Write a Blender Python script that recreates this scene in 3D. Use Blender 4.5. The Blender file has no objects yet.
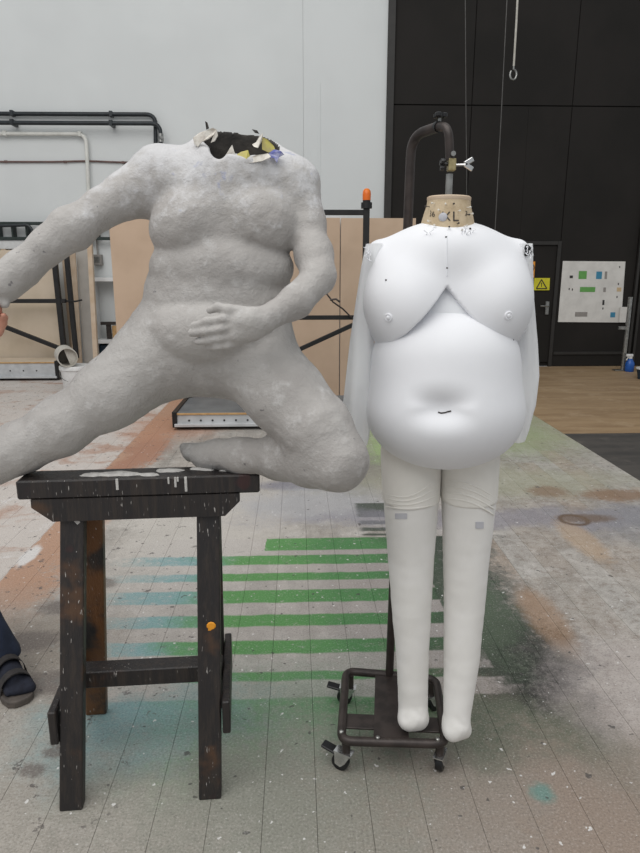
import bpy, bmesh, math, random
import numpy as np
from mathutils import Vector, Matrix, noise as mnoise

random.seed(7)
scene = bpy.context.scene
COL = scene.collection

# ------------------------------------------------------------------ camera
F, HZ, VX, CH = 650.0, 268.0, 296.0, 1.35          # focal length, horizon row, depth vanishing column (pixels), eye height
TH = math.atan((426.5 - HZ) / F)
PS = math.atan((320 - VX) / (F / math.cos(TH)))
FW = np.array([math.sin(PS) * math.cos(TH), math.cos(PS) * math.cos(TH), -math.sin(TH)])
RT = np.array([math.cos(PS), -math.sin(PS), 0.0])
UP = np.cross(RT, FW)
CAM = np.array([0, 0, CH])
cd = bpy.data.cameras.new('camera')
cam = bpy.data.objects.new('camera', cd)
COL.objects.link(cam)
cam.location = (0, 0, CH)
cam.rotation_euler = (math.pi / 2 - TH, 0, -PS)
cd.sensor_fit = 'VERTICAL'
cd.sensor_height = 36.0
cd.lens = 36.0 * F / 853.0
cd.clip_start = 0.05
scene.camera = cam

# ------------------------------------------------------------------ world, lights, exposure
w = bpy.data.worlds.new('world')
scene.world = w
w.use_nodes = True
w.node_tree.nodes['Background'].inputs[0].default_value = (0.93, 0.97, 1.0, 1)
w.node_tree.nodes['Background'].inputs[1].default_value = 0.42


def area(name, loc, target, sx, sy, power, col):
    l = bpy.data.lights.new(name, 'AREA')
    l.shape = 'RECTANGLE'
    l.size, l.size_y = sx, sy
    l.energy = power
    l.color = col
    o = bpy.data.objects.new(name, l)
    COL.objects.link(o)
    o.location = loc
    o.rotation_euler = (Vector(target) - Vector(loc)).to_track_quat('-Z', 'Y').to_euler()
    return o


area('skylight', (-1.5, -0.5, 7.5), (0.0, 2.5, 0.0), 10, 8, 560, (1.0, 0.98, 0.95))

scene.view_settings.view_transform = 'Standard'
scene.view_settings.look = 'None'
scene.view_settings.gamma = 1
scene.view_settings.use_curve_mapping = False
scene.view_settings.exposure = 0.12


# ------------------------------------------------------------------ pixel helpers
def ray(x, y):
    return FW + RT * (x - 320) / F - UP * (y - 426.5) / F


def G(x, y, z=0.0):
    d = ray(x, y)
    return CAM + d * ((z - CH) / d[2])


def P(x, y, Y):
    d = ray(x, y)
    return CAM + d * (Y / d[1])


def R(px, x, y, Y):
    return px * float((P(x, y, Y) - CAM) @ FW) / F


def lin(c):
    return tuple(((v / 255.0) / 12.92 if v / 255.0 <= 0.04045 else ((v / 255.0 + 0.055) / 1.055) ** 2.4) for v in c)


# ------------------------------------------------------------------ materials
class NT:
    def __init__(s, name):
        s.m = bpy.data.materials.new(name)
        s.m.use_nodes = True
        s.t = s.m.node_tree
        s.b = s.t.nodes['Principled BSDF']
        s.out = s.t.nodes['Material Output']

    def n(s, typ, **kw):
        nd = s.t.nodes.new(typ)
        for k, v in kw.items():
            setattr(nd, k, v)
        return nd

    def l(s, a, b):
        s.t.links.new(a, b)

    def setin(s, sock, v):
        if hasattr(v, 'is_output'):
            s.l(v, sock)
        elif isinstance(v, (tuple, list)) and len(v) == 3 and sock.type == 'RGBA':
            sock.default_value = (*v, 1)
        else:
            sock.default_value = v

    def math(s, op, a, b=0.0, clamp=False):
        nd = s.n('ShaderNodeMath', operation=op)
        nd.use_clamp = clamp
        s.setin(nd.inputs[0], a)
        s.setin(nd.inputs[1], b)
        return nd.outputs[0]

    def vmath(s, op, a, b=(0, 0, 0)):
        nd = s.n('ShaderNodeVectorMath', operation=op)
        s.setin(nd.inputs[0], a)
        s.setin(nd.inputs[1], b)
        return nd.outputs['Value'] if op == 'LENGTH' else nd.outputs[0]

    def noise(s, vec, scale, detail=3.0, rough=0.6):
        nd = s.n('ShaderNodeTexNoise')
        s.l(vec, nd.inputs['Vector'])
        nd.inputs['Scale'].default_value = scale
        nd.inputs['Detail'].default_value = detail
        nd.inputs['Roughness'].default_value = rough
        return nd.outputs

    def ramp(s, v, a, b):
        nd = s.n('ShaderNodeMapRange', interpolation_type='SMOOTHSTEP')
        s.setin(nd.inputs[0], v)
        nd.inputs[1].default_value = a
        nd.inputs[2].default_value = b
        nd.inputs[3].default_value = 0.0
        nd.inputs[4].default_value = 1.0
        return nd.outputs[0]

    def mix(s, f, a, b):
        nd = s.n('ShaderNodeMix', data_type='RGBA')
        s.setin(nd.inputs[0], f)
        s.setin(nd.inputs[6], a)
        s.setin(nd.inputs[7], b)
        return nd.outputs[2]

    def bump(s, h, strength, dist=0.01):
        nd = s.n('ShaderNodeBump')
        nd.inputs['Strength'].default_value = strength
        nd.inputs['Distance'].default_value = dist
        s.l(h, nd.inputs['Height'])
        s.l(nd.outputs[0], s.b.inputs['Normal'])

    def objco(s):
        return s.n('ShaderNodeTexCoord').outputs['Object']

    def pos(s):
        return s.n('ShaderNodeNewGeometry').outputs['Position']


def simple(name, c1, c2=None, rough=0.6, metal=0.0, scale=12.0, bump=0.0, bscale=60.0, emit=None):
    """two-tone noise colour with optional fine relief"""
    t = NT(name)
    c1 = lin(c1)
    c2 = lin(c2) if c2 else tuple(v * 0.85 for v in c1)
    co = t.objco()
    f = t.ramp(t.noise(co, scale)[0], 0.35, 0.68)
    t.l(t.mix(f, c1, c2), t.b.inputs['Base Color'])
    t.b.inputs['Roughness'].default_value = rough
    t.b.inputs['Metallic'].default_value = metal
    if bump:
        t.bump(t.noise(co, bscale, 4)[0], bump)
    return t.m


M = {}
M['black_metal'] = simple('black_metal', (34, 33, 34), (24, 24, 25), 0.5, 0.2)
M['brown_metal'] = simple('brown_metal', (66, 58, 55), (48, 42, 40), 0.45, 0.3, 20)
M['steel'] = simple('steel', (165, 165, 162), (130, 130, 128), 0.3, 0.8, 30)
M['chrome'] = simple('chrome', (215, 215, 215), (185, 185, 185), 0.2, 0.9, 30)
M['black_plastic'] = simple('black_plastic', (26, 26, 28), (18, 18, 20), 0.4)
M['brass'] = simple('brass', (172, 160, 120), (140, 130, 96), 0.45, 0.5, 40)
M['orange'] = simple('orange_plastic', (240, 128, 36), (226, 108, 28), 0.35)
M['white_plastic'] = simple('white_plastic', (226, 226, 226), (208, 208, 206), 0.4)
M['white_pipe'] = simple('white_pipe', (222, 222, 216), (208, 208, 202), 0.4)
M['black_pipe'] = simple('black_pipe', (40, 46, 50), (32, 36, 40), 0.4, 0.2)
M['cable'] = simple('cable', (110, 84, 78), (92, 70, 66), 0.6)
M['grey_cable'] = simple('grey_cable', (88, 86, 84), (70, 68, 66), 0.5)
M['tray_green'] = simple('tray_green', (52, 62, 60), (44, 52, 50), 0.5, 0.3)
M['tan_board'] = simple('tan_board', (197, 172, 149), (188, 163, 140), 0.75, 0, 2.2)
M['cream_board'] = simple('cream_board', (206, 190, 170), (196, 180, 158), 0.75, 0, 3)
M['pine'] = simple('pine', (206, 186, 164), (196, 172, 146), 0.7, 0, 6)
M['grey_panel'] = simple('grey_panel', (188, 184, 178), (176, 172, 166), 0.7, 0, 4)
M['white_ledge'] = simple('white_ledge', (226, 226, 226), (214, 214, 214), 0.5)
M['deck_grey'] = simple('deck_grey', (112, 116, 118), (96, 100, 104), 0.6, 0, 5)
M['light_steel'] = simple('light_steel', (200, 202, 204), (182, 184, 186), 0.45, 0.2, 8)
M['ply_edge'] = simple('ply_edge', (196, 158, 108), (176, 136, 90), 0.7, 0, 20)
M['paper_white'] = simple('paper_white', (222, 220, 216), (208, 206, 202), 0.8, 0, 5, 0.15, 9)
M['green_print'] = simple('green_print', (104, 166, 88), (96, 156, 80), 0.7)
M['blue_print'] = simple('blue_print', (64, 138, 172), (58, 128, 160), 0.7)
M['grey_print'] = simple('grey_print', (150, 146, 142), (140, 136, 132), 0.7)
M['dark_print'] = simple('dark_print', (52, 50, 50), (40, 38, 38), 0.7)
M['tan_print'] = simple('tan_print', (206, 184, 148), (196, 172, 136), 0.7)
M['yellow_sign'] = simple('yellow_sign', (214, 206, 44), (202, 194, 40), 0.5)
M['orange_sign'] = simple('orange_sign', (236, 158, 40), (226, 146, 34), 0.5)
M['blue_plastic'] = simple('blue_plastic', (34, 92, 176), (28, 78, 152), 0.35)
M['navy_plastic'] = simple('navy_plastic', (26, 52, 70), (20, 40, 56), 0.5)
M['cardboard_tube'] = simple('cardboard_tube', (196, 192, 184), (172, 168, 158), 0.8, 0, 14)
M['tube_inside'] = simple('tube_inside', (150, 138, 120), (128, 116, 100), 0.85)
M['linen'] = simple('linen', (198, 180, 152), (184, 164, 134), 0.85, 0, 40, 0.2, 300)
M['ink'] = simple('ink', (52, 48, 46), (70, 64, 60), 0.8)
M['pin_head'] = simple('pin_head', (226, 222, 212), (208, 204, 196), 0.3)
M['skin'] = simple('skin', (206, 152, 130), (192, 132, 112), 0.5, 0, 25, 0.05, 120)
M['jeans'] = simple('jeans', (36, 46, 68), (26, 34, 52), 0.85, 0, 18, 0.15, 200)
M['navy_sock'] = simple('navy_sock', (34, 38, 52), (26, 28, 40), 0.9, 0, 40, 0.1, 300)
M['shirt'] = simple('shirt', (50, 52, 58), (40, 42, 48), 0.85, 0, 8, 0.1, 150)
M['hair'] = simple('hair', (58, 42, 32), (42, 30, 24), 0.6, 0, 60, 0.3, 140)
M['sandal_rubber'] = simple('sandal_rubber', (96, 88, 82), (78, 72, 68), 0.7, 0, 30, 0.2, 120)
M['sandal_strap'] = simple('sandal_strap', (54, 50, 50), (40, 38, 38), 0.75, 0, 40, 0.2, 200)
M['eye_white'] = simple('eye_white', (232, 230, 226), (224, 220, 216), 0.2)
M['eye_iris'] = simple('eye_iris', (70, 54, 40), (50, 38, 28), 0.2)
M['lip'] = simple('lip', (176, 96, 86), (164, 86, 78), 0.45)


def mat_plaster():
    t = NT('plaster')
    co = t.objco()
    big = t.noise(co, 4.5, 4)
    mid = t.noise(co, 19, 5, 0.7)
    fine = t.noise(co, 95, 4, 0.7)
    c = t.mix(t.ramp(big[0], 0.35, 0.66), lin((180, 177, 174)), lin((162, 158, 155)))
    c = t.mix(t.math('MULTIPLY', t.ramp(mid[0], 0.52, 0.76), 0.5), c, lin((212, 211, 210)))
    sp = t.math('MULTIPLY', t.ramp(t.noise(co, 42, 3, 0.6)[0], 0.665, 0.72), t.ramp(t.noise(co, 6, 2)[0], 0.5, 0.62))
    c = t.mix(t.math('MULTIPLY', sp, 0.7), c, lin((96, 94, 98)))
    # paler towards the top, over the shoulders and yoke, with bluish blotches
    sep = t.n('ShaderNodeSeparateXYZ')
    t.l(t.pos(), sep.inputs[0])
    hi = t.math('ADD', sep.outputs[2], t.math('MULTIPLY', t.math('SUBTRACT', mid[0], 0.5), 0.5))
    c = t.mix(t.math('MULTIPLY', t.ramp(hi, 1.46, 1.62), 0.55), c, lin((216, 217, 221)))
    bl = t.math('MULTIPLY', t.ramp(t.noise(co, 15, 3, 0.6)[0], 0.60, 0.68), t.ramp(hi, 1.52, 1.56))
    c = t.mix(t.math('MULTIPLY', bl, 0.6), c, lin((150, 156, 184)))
    t.l(c, t.b.inputs['Base Color'])
    t.b.inputs['Roughness'].default_value = 0.72
    h = t.math('ADD', t.math('MULTIPLY', mid[0], 1.0), t.math('MULTIPLY', fine[0], 0.35))
    t.bump(h, 0.55, 0.011)
    return t.m


def mat_trestle(name='painted_trestle_wood', brown=0.0):
    t = NT(name)
    co = t.objco()
    grain = t.vmath('MULTIPLY', co, (60, 60, 5))
    g = t.noise(grain, 1.0, 4, 0.7)[0]
    c = t.mix(t.ramp(g, 0.4, 0.7), lin((34, 31, 32)), lin((52, 45, 41)))
    # worn brown and rust patches
    c = t.mix(t.math('MULTIPLY', t.ramp(t.noise(co, 5.5, 4)[0], 0.56, 0.7), 0.6), c, lin((96, 66, 42)))
    if brown:
        c = t.mix(t.math('MULTIPLY', t.ramp(t.noise(co, 6.5, 4)[0], 0.36, 0.56), brown), c, lin((112, 72, 36)))
    # paint flecks, mostly running downwards
    fl = t.noise(t.vmath('MULTIPLY', co, (230, 230, 40)), 1.0, 1, 0.4)[0]
    fm = t.ramp(t.noise(co, 7, 3)[0], 0.44, 0.62)
    c = t.mix(t.math('MULTIPLY', t.ramp(fl, 0.70, 0.76), fm), c, lin((170, 166, 162)))
    fl2 = t.noise(t.vmath('MULTIPLY', co, (45, 45, 26)), 1.0, 2, 0.5)[0]
    c = t.mix(t.ramp(fl2, 0.78, 0.80), c, lin((214, 212, 208)))
    fl3 = t.noise(t.vmath('ADD', co, (3.1, 2.2, 1.7)), 16, 1, 0.4)[0]
    fl4 = t.noise(t.vmath('ADD', co, (7.1, 1.2, 5.7)), 9, 2, 0.4)[0]
    c = t.mix(t.math('MULTIPLY', t.ramp(fl4, 0.68, 0.74), 0.3), c, lin((84, 34, 34)))
    t.l(c, t.b.inputs['Base Color'])
    t.b.inputs['Roughness'].default_value = 0.5
    t.bump(t.math('ADD', g, t.math('MULTIPLY', fl, 0.6)), 0.5, 0.004)
    return t.m


def mat_fabric(name, c1, c2, rough=0.85, weave=500.0, trans=0.0, see=0.0, bump=0.08):
    t = NT(name)
    co = t.objco()
    f = t.ramp(t.noise(co, 7, 3)[0], 0.35, 0.65)
    c = t.mix(f, lin(c1), lin(c2))
    t.l(c, t.b.inputs['Base Color'])
    t.b.inputs['Roughness'].default_value = rough
    t.b.inputs['Sheen Weight'].default_value = 0.15
    t.bump(t.noise(co, weave, 2)[0], bump, 0.002)
    if trans or see:
        tr = t.n('ShaderNodeBsdfTranslucent')
        t.l(c, tr.inputs[0])
        m1 = t.n('ShaderNodeMixShader')
        m1.inputs[0].default_value = trans
        t.l(t.b.outputs[0], m1.inputs[1])
        t.l(tr.outputs[0], m1.inputs[2])
        ts = t.n('ShaderNodeBsdfTransparent')
        m2 = t.n('ShaderNodeMixShader')
        m2.inputs[0].default_value = see
        t.l(m1.outputs[0], m2.inputs[1])
        t.l(ts.outputs[0], m2.inputs[2])
        t.l(m2.outputs[0], t.out.inputs[0])
    return t.m


M['plaster'] = mat_plaster()
M['dark_shell'] = simple('dark_shell', (66, 62, 58), (46, 44, 42), 0.9, 0, 25, 0.3, 60)
M['flake_white'] = simple('flake_white', (226, 222, 214), (196, 188, 178), 0.8, 0, 60)
M['flake_yellow'] = simple('flake_yellow', (206, 196, 110), (190, 178, 120), 0.8, 0, 60)
M['flake_blue'] = simple('flake_blue', (98, 104, 168), (170, 172, 200), 0.8, 0, 90)
M['trestle'] = mat_trestle()
M['trestle_brown'] = mat_trestle('worn_brown_trestle_wood', 0.85)
M['spandex'] = mat_fabric('white_spandex', (230, 231, 235), (227, 228, 232))
M['under'] = mat_fabric('under_mesh', (226, 228, 232), (220, 222, 226))
M['tights'] = mat_fabric('cream_tights', (226, 224, 221), (220, 218, 214))
M['shorts'] = mat_fabric('cream_shorts', (230, 227, 221), (222, 219, 212))
M['sheer'] = mat_fabric('sheer_sleeve', (248, 249, 250), (244, 245, 247), 0.8, 600, 0.30, 0.12)
M['tag_grey'] = simple('tag_grey', (190, 190, 196), (178, 178, 184), 0.8)
M['splash'] = simple('plaster_splash', (206, 204, 200), (180, 178, 176), 0.7, 0, 40, 0.3, 80)


def mat_wall():
    t = NT('white_wall_paint')
    co = t.pos()
    f = t.ramp(t.noise(co, 0.8, 3)[0], 0.35, 0.7)
    t.l(t.mix(f, lin((218, 221, 221)), lin((212, 215, 215))), t.b.inputs['Base Color'])
    t.b.inputs['Roughness'].default_value = 0.6
    t.bump(t.noise(co, 120, 2)[0], 0.05, 0.002)
    return t.m


def mat_dark():
    t = NT('dark_door_paint')
    co = t.pos()
    f = t.ramp(t.noise(co, 1.2, 4)[0], 0.35, 0.7)
    t.l(t.mix(f, lin((38, 35, 33)), lin((32, 30, 28))), t.b.inputs['Base Color'])
    t.b.inputs['Roughness'].default_value = 0.75
    t.b.inputs['Specular IOR Level'].default_value = 0.25
    t.bump(t.noise(co, 90, 2)[0], 0.05, 0.002)
    return t.m


M['wall'] = mat_wall()
M['dark'] = mat_dark()
M['dark_trim'] = simple('dark_trim', (44, 42, 40), (38, 36, 34), 0.55)


def mat_floor():
    t = NT('paint_stained_floor')
    p0 = t.pos()
    n1 = t.noise(p0, 2.6, 4, 0.65)
    off = t.vmath('MULTIPLY', t.vmath('SUBTRACT', n1[1], (0.5, 0.5, 0.5)), (0.55, 0.55, 0))
    pd = t.vmath('ADD', p0, off)
    offs = t.vmath('MULTIPLY', t.vmath('SUBTRACT', t.noise(p0, 9, 3, 0.6)[1], (0.5, 0.5, 0.5)), (0.035, 0.022, 0))
    ps = t.vmath('ADD', p0, offs)
    fine = t.noise(p0, 34, 5, 0.75)[0]
    grit = t.noise(p0, 150, 4, 0.75)[0]
    sx = t.n('ShaderNodeSeparateXYZ')
    t.l(ps, sx.inputs[0])
    X, Y = sx.outputs[0], sx.outputs[1]
    sd = t.n('ShaderNodeSeparateXYZ')
    t.l(pd, sd.inputs[0])
    XD, YD = sd.outputs[0], sd.outputs[1]
    fb = t.math('SUBTRACT', fine, 0.5)

    # base: worn pale grey paint over boards, in streaks along the boards
    streak = t.noise(t.vmath('MULTIPLY', p0, (9, 1.3, 1)), 1.0, 4, 0.65)[0]
    c = t.mix(t.ramp(streak, 0.36, 0.66), lin((186, 181, 175)), lin((160, 156, 150)))
    c = t.mix(t.ramp(t.noise(p0, 1.1, 3)[0], 0.45, 0.68), c, lin((172, 164, 156)))
    # single boards were painted or replaced: tone changes from board to board
    cell = t.n('ShaderNodeTexWhiteNoise', noise_dimensions='2D')
    sp0 = t.n('ShaderNodeSeparateXYZ')
    t.l(p0, sp0.inputs[0])
    bi = t.math('FLOOR', t.math('DIVIDE', t.math('ADD', sp0.outputs[0], 0.37), 0.137))
    bj = t.math('FLOOR', t.math('ADD', t.math('DIVIDE', sp0.outputs[1], 1.15), t.math('MULTIPLY', bi, 0.37)))
    cmb = t.n('ShaderNodeCombineXYZ')
    t.l(bi, cmb.inputs[0])
    t.l(bj, cmb.inputs[1])
    t.l(cmb.outputs[0], cell.inputs['Vector'])
    right = t.ramp(XD, 0.45, 0.95)
    c = t.mix(t.math('MULTIPLY', t.math('MULTIPLY', t.ramp(cell.outputs[0], 0.62, 0.95), right), 0.30), c, lin((176, 150, 126)))
    c = t.mix(t.math('MULTIPLY', t.math('MULTIPLY', t.ramp(cell.outputs[0], 0.38, 0.05), right), 0.35), c, lin((196, 196, 194)))

    scuff = t.noise(t.vmath('MULTIPLY', pd, (7, 10, 1)), 1.0, 3, 0.65)[0]
    c = t.mix(t.math('MULTIPLY', t.ramp(scuff, 0.50, 0.72), 0.45), c, lin((216, 213, 210)))
    c = t.mix(t.math('MULTIPLY', t.ramp(t.noise(p0, 7, 6, 0.75)[0], 0.42, 0.64), 0.36), c, lin((118, 112, 106)))
    mott = t.noise(t.vmath('ADD', p0, (2, 7, 0)), 24, 5, 0.8)[0]
    c = t.mix(t.math('MULTIPLY', t.math('MULTIPLY', t.ramp(mott, 0.50, 0.64), right), 0.55), c, lin((122, 108, 96)))
    c = t.mix(t.math('MULTIPLY', t.math('MULTIPLY', t.ramp(mott, 0.46, 0.34), right), 0.45), c, lin((206, 200, 196)))

    def blob(cx, cy, rx, ry, col, amt=1.0, soft=0.35, brk=1.2, sharp=False):
        nonlocal c
        v = t.vmath('MULTIPLY', t.vmath('SUBTRACT', ps if sharp else pd, (cx, cy, 0)), (1 / rx, 1 / ry, 0))
        d = t.math('ADD', t.vmath('LENGTH', v), t.math('MULTIPLY', fb, brk))
        m = t.ramp(d, 1 + soft, 1 - soft)
        c = t.mix(t.math('MULTIPLY', m, amt), c, lin(col))

    def bandx(x, a, b, s):
        return t.math('MULTIPLY', t.ramp(x, a - s, a + s), t.ramp(x, b + s, b - s))

    def streaks(col, lo, hi, amt, mask):
        nonlocal c
        s = t.noise(t.vmath('MULTIPLY', pd, (1.6, 5, 1)), 1.0, 4, 0.7)[0]
        c = t.mix(t.math('MULTIPLY', t.math('MULTIPLY', t.ramp(s, lo, hi), mask), amt), c, lin(col))

    # left: whitewashed area beyond the rust strip
    left = t.ramp(X, -1.30, -1.335)
    c = t.mix(t.math('MULTIPLY', left, 0.85), c, lin((212, 205, 200)))
    streaks((176, 138, 118), 0.50, 0.66, 0.75, left)
    streaks((228, 226, 226), 0.42, 0.30, 0.7, left)
    # rust strip
    rs = t.math('MULTIPLY', bandx(X, -1.325, -1.02, 0.004), t.ramp(YD, 2.1, 2.7))
    rs = t.math('MULTIPLY', rs, t.ramp(t.math('ADD', XD, t.math('MULTIPLY', fb, 0.6)), -0.92, -1.14))
    c = t.mix(t.math('MULTIPLY', rs, 0.95), c, lin((186, 148, 124)))
    blob(-1.16, 4.6, 0.13, 0.7, (158, 104, 82), 0.5, 0.5)
    blob(-1.05, 5.6, 0.4, 0.5, (190, 140, 112), 0.6, 0.5)
    # pale area in the middle, bluish stains in front of the knee
    blob(-0.55, 3.4, 0.42, 0.9, (206, 202, 196), 0.75, 0.45)
    blob(-0.6, 1.35, 0.6, 0.7, (186, 181, 172), 0.55, 0.6)
    blob(0.05, 3.95, 0.32, 0.10, (126, 126, 140), 0.8, 0.4, sharp=True)
    blob(0.15, 3.6, 0.45, 0.3, (176, 178, 184), 0.7, 0.5)
    blob(0.1, 4.7, 0.4, 0.35, (150, 152, 142), 0.6, 0.5)
    blob(0.52, 4.3, 0.4, 0.5, (128, 124, 120), 0.7, 0.5)
    blob(-0.9, 2.1, 0.3, 0.25, (150, 140, 128), 0.5, 0.5)
    # green spray field with masked bars
    ys = [(538, 550), (555, 564), (572.5, 580), (589.5, 602), (614, 625.5), (639.5, 653), (671, 680), (697.5, 860)]
    edges = []
    for a, b in ys:
        edges.append((float(G(310, b)[1]), float(G(310, a)[1])))
    bars = None
    for a, b in edges:
        m = t.math('MULTIPLY', t.ramp(Y, a - 0.007, a + 0.007), t.ramp(Y, b + 0.007, b - 0.007))
        bars = m if bars is None else t.math('MAXIMUM', bars, m)
    endx = t.ramp(X, 0.748, 0.756)                                   # where the masked bars end
    for ex, ey in ((0.672, 1.93), (0.585, 2.09)):
        endx = t.math('ADD', endx, t.math('MULTIPLY', t.ramp(X, ex, ex + 0.008), t.ramp(Y, ey - 0.01, ey + 0.01)), True)
    bars = t.math('MAXIMUM', bars, endx)
    ytop = edges[0][1]
    field = t.math('MULTIPLY', t.ramp(Y, ytop + 0.006, ytop - 0.006), t.ramp(t.math('ADD', YD, t.math('MULTIPLY', fb, 0.35)), 1.42, 1.84))
    field = t.math('MULTIPLY', field, t.ramp(t.math('ADD', XD, t.math('MULTIPLY', fb, 0.5)), -0.93, -0.52))
    field = t.math('MULTIPLY', field, t.ramp(t.math('ADD', XD, t.math('MULTIPLY', fb, 0.5)), 1.05, 0.80))
    first = t.math('SUBTRACT', 1.0, t.math('MULTIPLY', t.ramp(Y, edges[0][0] - 0.01, edges[0][0]), t.ramp(X, -0.16, -0.165)))
    gcol = t.mix(t.ramp(t.math('ADD', XD, t.math('MULTIPLY', fb, 0.2)), -0.62, -0.28), lin((128, 168, 172)), lin((84, 148, 78)))
    gcol = t.mix(t.ramp(XD, -0.1, 0.30), gcol, lin((66, 128, 70)))
    gcol = t.mix(t.ramp(XD, 0.30, 0.62), gcol, lin((50, 64, 52)))
    gf = t.math('MULTIPLY', t.math('MULTIPLY', field, bars), first)
    gf = t.math('MULTIPLY', gf, t.ramp(t.math('ADD', fine, t.math('MULTIPLY', grit, 0.35)), 0.42, 0.62))
    c = t.mix(t.math('MULTIPLY', field, 0.35), c, lin((190, 184, 182)))
    c = t.mix(t.math('MULTIPLY', t.math('MULTIPLY', field, t.ramp(XD, -0.05, 0.35)), 0.5), c, lin((146, 140, 140)))
    c = t.mix(t.math('MULTIPLY', gf, 0.95), c, gcol)
    # the short dark bars further back
    for a, b in [(503, 517), (520.5, 524.5), (527.5, 531), (533.5, 535.5)]:
        y1, y0 = float(G(372, a)[1]), float(G(372, b)[1])
        m = t.math('MULTIPLY', bandx(Y, y0, y1, 0.008), bandx(X, 0.335, 0.55, 0.02))
        c = t.mix(t.math('MULTIPLY', m, 0.9), c, lin((58, 70, 60)))
    # greenish haze of overspray in front of the bars
    blob(-0.02, 1.62, 0.42, 0.36, (112, 142, 122), 0.55, 0.75, 1.6)
    blob(0.18, 1.45, 0.30, 0.3, (118, 132, 118), 0.5, 0.7, 1.6)
    blob(-0.45, 1.75, 0.3, 0.16, (132, 164, 168), 0.6, 0.6, 1.6)
    blob(0.25, 1.25, 1.2, 0.42, (138, 134, 127), 0.62, 0.7, 1.6)
    blob(0.75, 1.5, 0.5, 0.4, (144, 130, 118), 0.5, 0.7, 2.0)
    # black spray at the end of the bars
    blob(0.83, 2.02, 0.19, 0.30, (38, 42, 38), 0.97, 0.5, 1.8)
    blob(0.84, 1.95, 0.13, 0.15, (26, 28, 27), 0.95, 0.45, 1.4)
    blob(0.66, 1.66, 0.25, 0.13, (70, 92, 72), 0.7, 0.6, 2.2)
    blob(0.74, 2.40, 0.13, 0.4, (96, 112, 92), 0.6, 0.6, 1.8)
    # right side: green wash, brown boards, rusty rings, purple grey stains
    blob(1.2, 5.3, 0.75, 0.65, (152, 178, 122), 0.8, 0.6)
    blob(0.9, 4.7, 0.35, 0.4, (164, 196, 128), 0.7, 0.5)
    blob(1.9, 5.6, 0.5, 0.9, (168, 178, 140), 0.6, 0.6)
    blob(1.25, 4.0, 0.9, 0.30, (172, 176, 150), 0.5, 0.6)
    blob(1.05, 3.35, 1.1, 0.12, (140, 138, 150), 0.65, 0.6)
    blob(2.0, 3.25, 0.5, 0.25, (136, 138, 146), 0.6, 0.6)
    blob(0.98, 2.30, 0.075, 0.24, (160, 130, 104), 0.65, 0.35, 1.2, True)
    blob(1.45, 3.05, 0.08, 0.26, (184, 158, 130), 0.6, 0.35, 1.2, True)
    blob(1.95, 3.70, 0.22, 0.10, (140, 112, 88), 0.8, 0.35, 2.0, True)
    blob(1.55, 3.78, 0.12, 0.10, (138, 114, 92), 0.75, 0.4, 2.0, True)
    blob(0.9, 1.35, 0.35, 0.35, (140, 128, 116), 0.6, 0.6, 1.8)
    blob(0.72, 1.22, 0.10, 0.30, (150, 126, 108), 0.5, 0.5, 1.5)
    blob(1.15, 1.85, 0.3, 0.3, (192, 184, 182), 0.5, 0.5)
    blob(0.55, 1.35, 0.3, 0.3, (150, 140, 132), 0.5, 0.7, 1.6)
    blob(0.64, 1.42, 0.03, 0.03, (92, 146, 140), 0.7, 0.5, 1.4, True)
    # ring left by a tin
    v = t.vmath('LENGTH', t.vmath('SUBTRACT', ps, (float(G(574, 520)[0]), float(G(574, 520)[1]), 0)))
    ring = bandx(v, 0.055, 0.085, 0.012)
    c = t.mix(t.math('MULTIPLY', ring, 0.9), c, lin((96, 76, 60)))
    blob(1.60, 3.33, 0.16, 0.06, (112, 92, 74), 0.75, 0.4, 1.4, True)
    # dark puddles left of the trestle
    for bx, by, r in [(-0.97, 2.45, 0.06), (-1.0, 2.2, 0.07), (-0.82, 1.95, 0.07), (-0.70, 1.62, 0.022), (-0.68, 1.66, 0.03), (-0.74, 1.55, 0.025), (-0.88, 2.65, 0.05)]:
        blob(bx, by, r * 1.6, r, (112, 104, 100), 0.75, 0.4, 1.4, True)
    # white spill beside the rust strip
    blob(-1.30, 2.95, 0.035, 0.12, (226, 226, 226), 0.9, 0.3, 0.6, True)
    # spatter
    sp1 = t.ramp(t.noise(p0, 26, 2, 0.5)[0], 0.695, 0.72)
    c = t.mix(t.math('MULTIPLY', sp1, 0.75), c, lin((70, 68, 68)))
    sp1 = t.math('MULTIPLY', t.ramp(t.noise(t.vmath('ADD', p0, (9, 4, 0)), 15, 4, 0.7)[0], 0.615, 0.66), t.ramp(XD, -0.15, -0.65))
    c = t.mix(t.math('MULTIPLY', sp1, 0.8), c, lin((92, 87, 86)))
    sp2 = t.ramp(t.noise(t.vmath('ADD', p0, (5, 3, 0)), 44, 2, 0.5)[0], 0.70, 0.725)
    c = t.mix(t.math('MULTIPLY', sp2, 0.85), c, lin((226, 226, 226)))
    # grit of fine overspray
    c = t.mix(t.math('MULTIPLY', t.ramp(grit, 0.50, 0.66), 0.42), c, lin((84, 80, 78)))
    c = t.mix(t.math('MULTIPLY', t.ramp(grit, 0.47, 0.34), 0.24), c, lin((222, 220, 218)))
    mul = t.n('ShaderNodeMix', data_type='RGBA', blend_type='MULTIPLY')
    mul.inputs[0].default_value = 1.0
    t.l(c, mul.inputs[6])
    mul.inputs[7].default_value = (0.95, 0.935, 0.92, 1)
    t.l(mul.outputs[2], t.b.inputs['Base Color'])
    t.b.inputs['Roughness'].default_value = 0.62
    t.b.inputs['Specular IOR Level'].default_value = 0.35
    t.bump(t.math('ADD', grit, t.math('MULTIPLY', fine, 0.7)), 0.12, 0.003)
    return t.m


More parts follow.
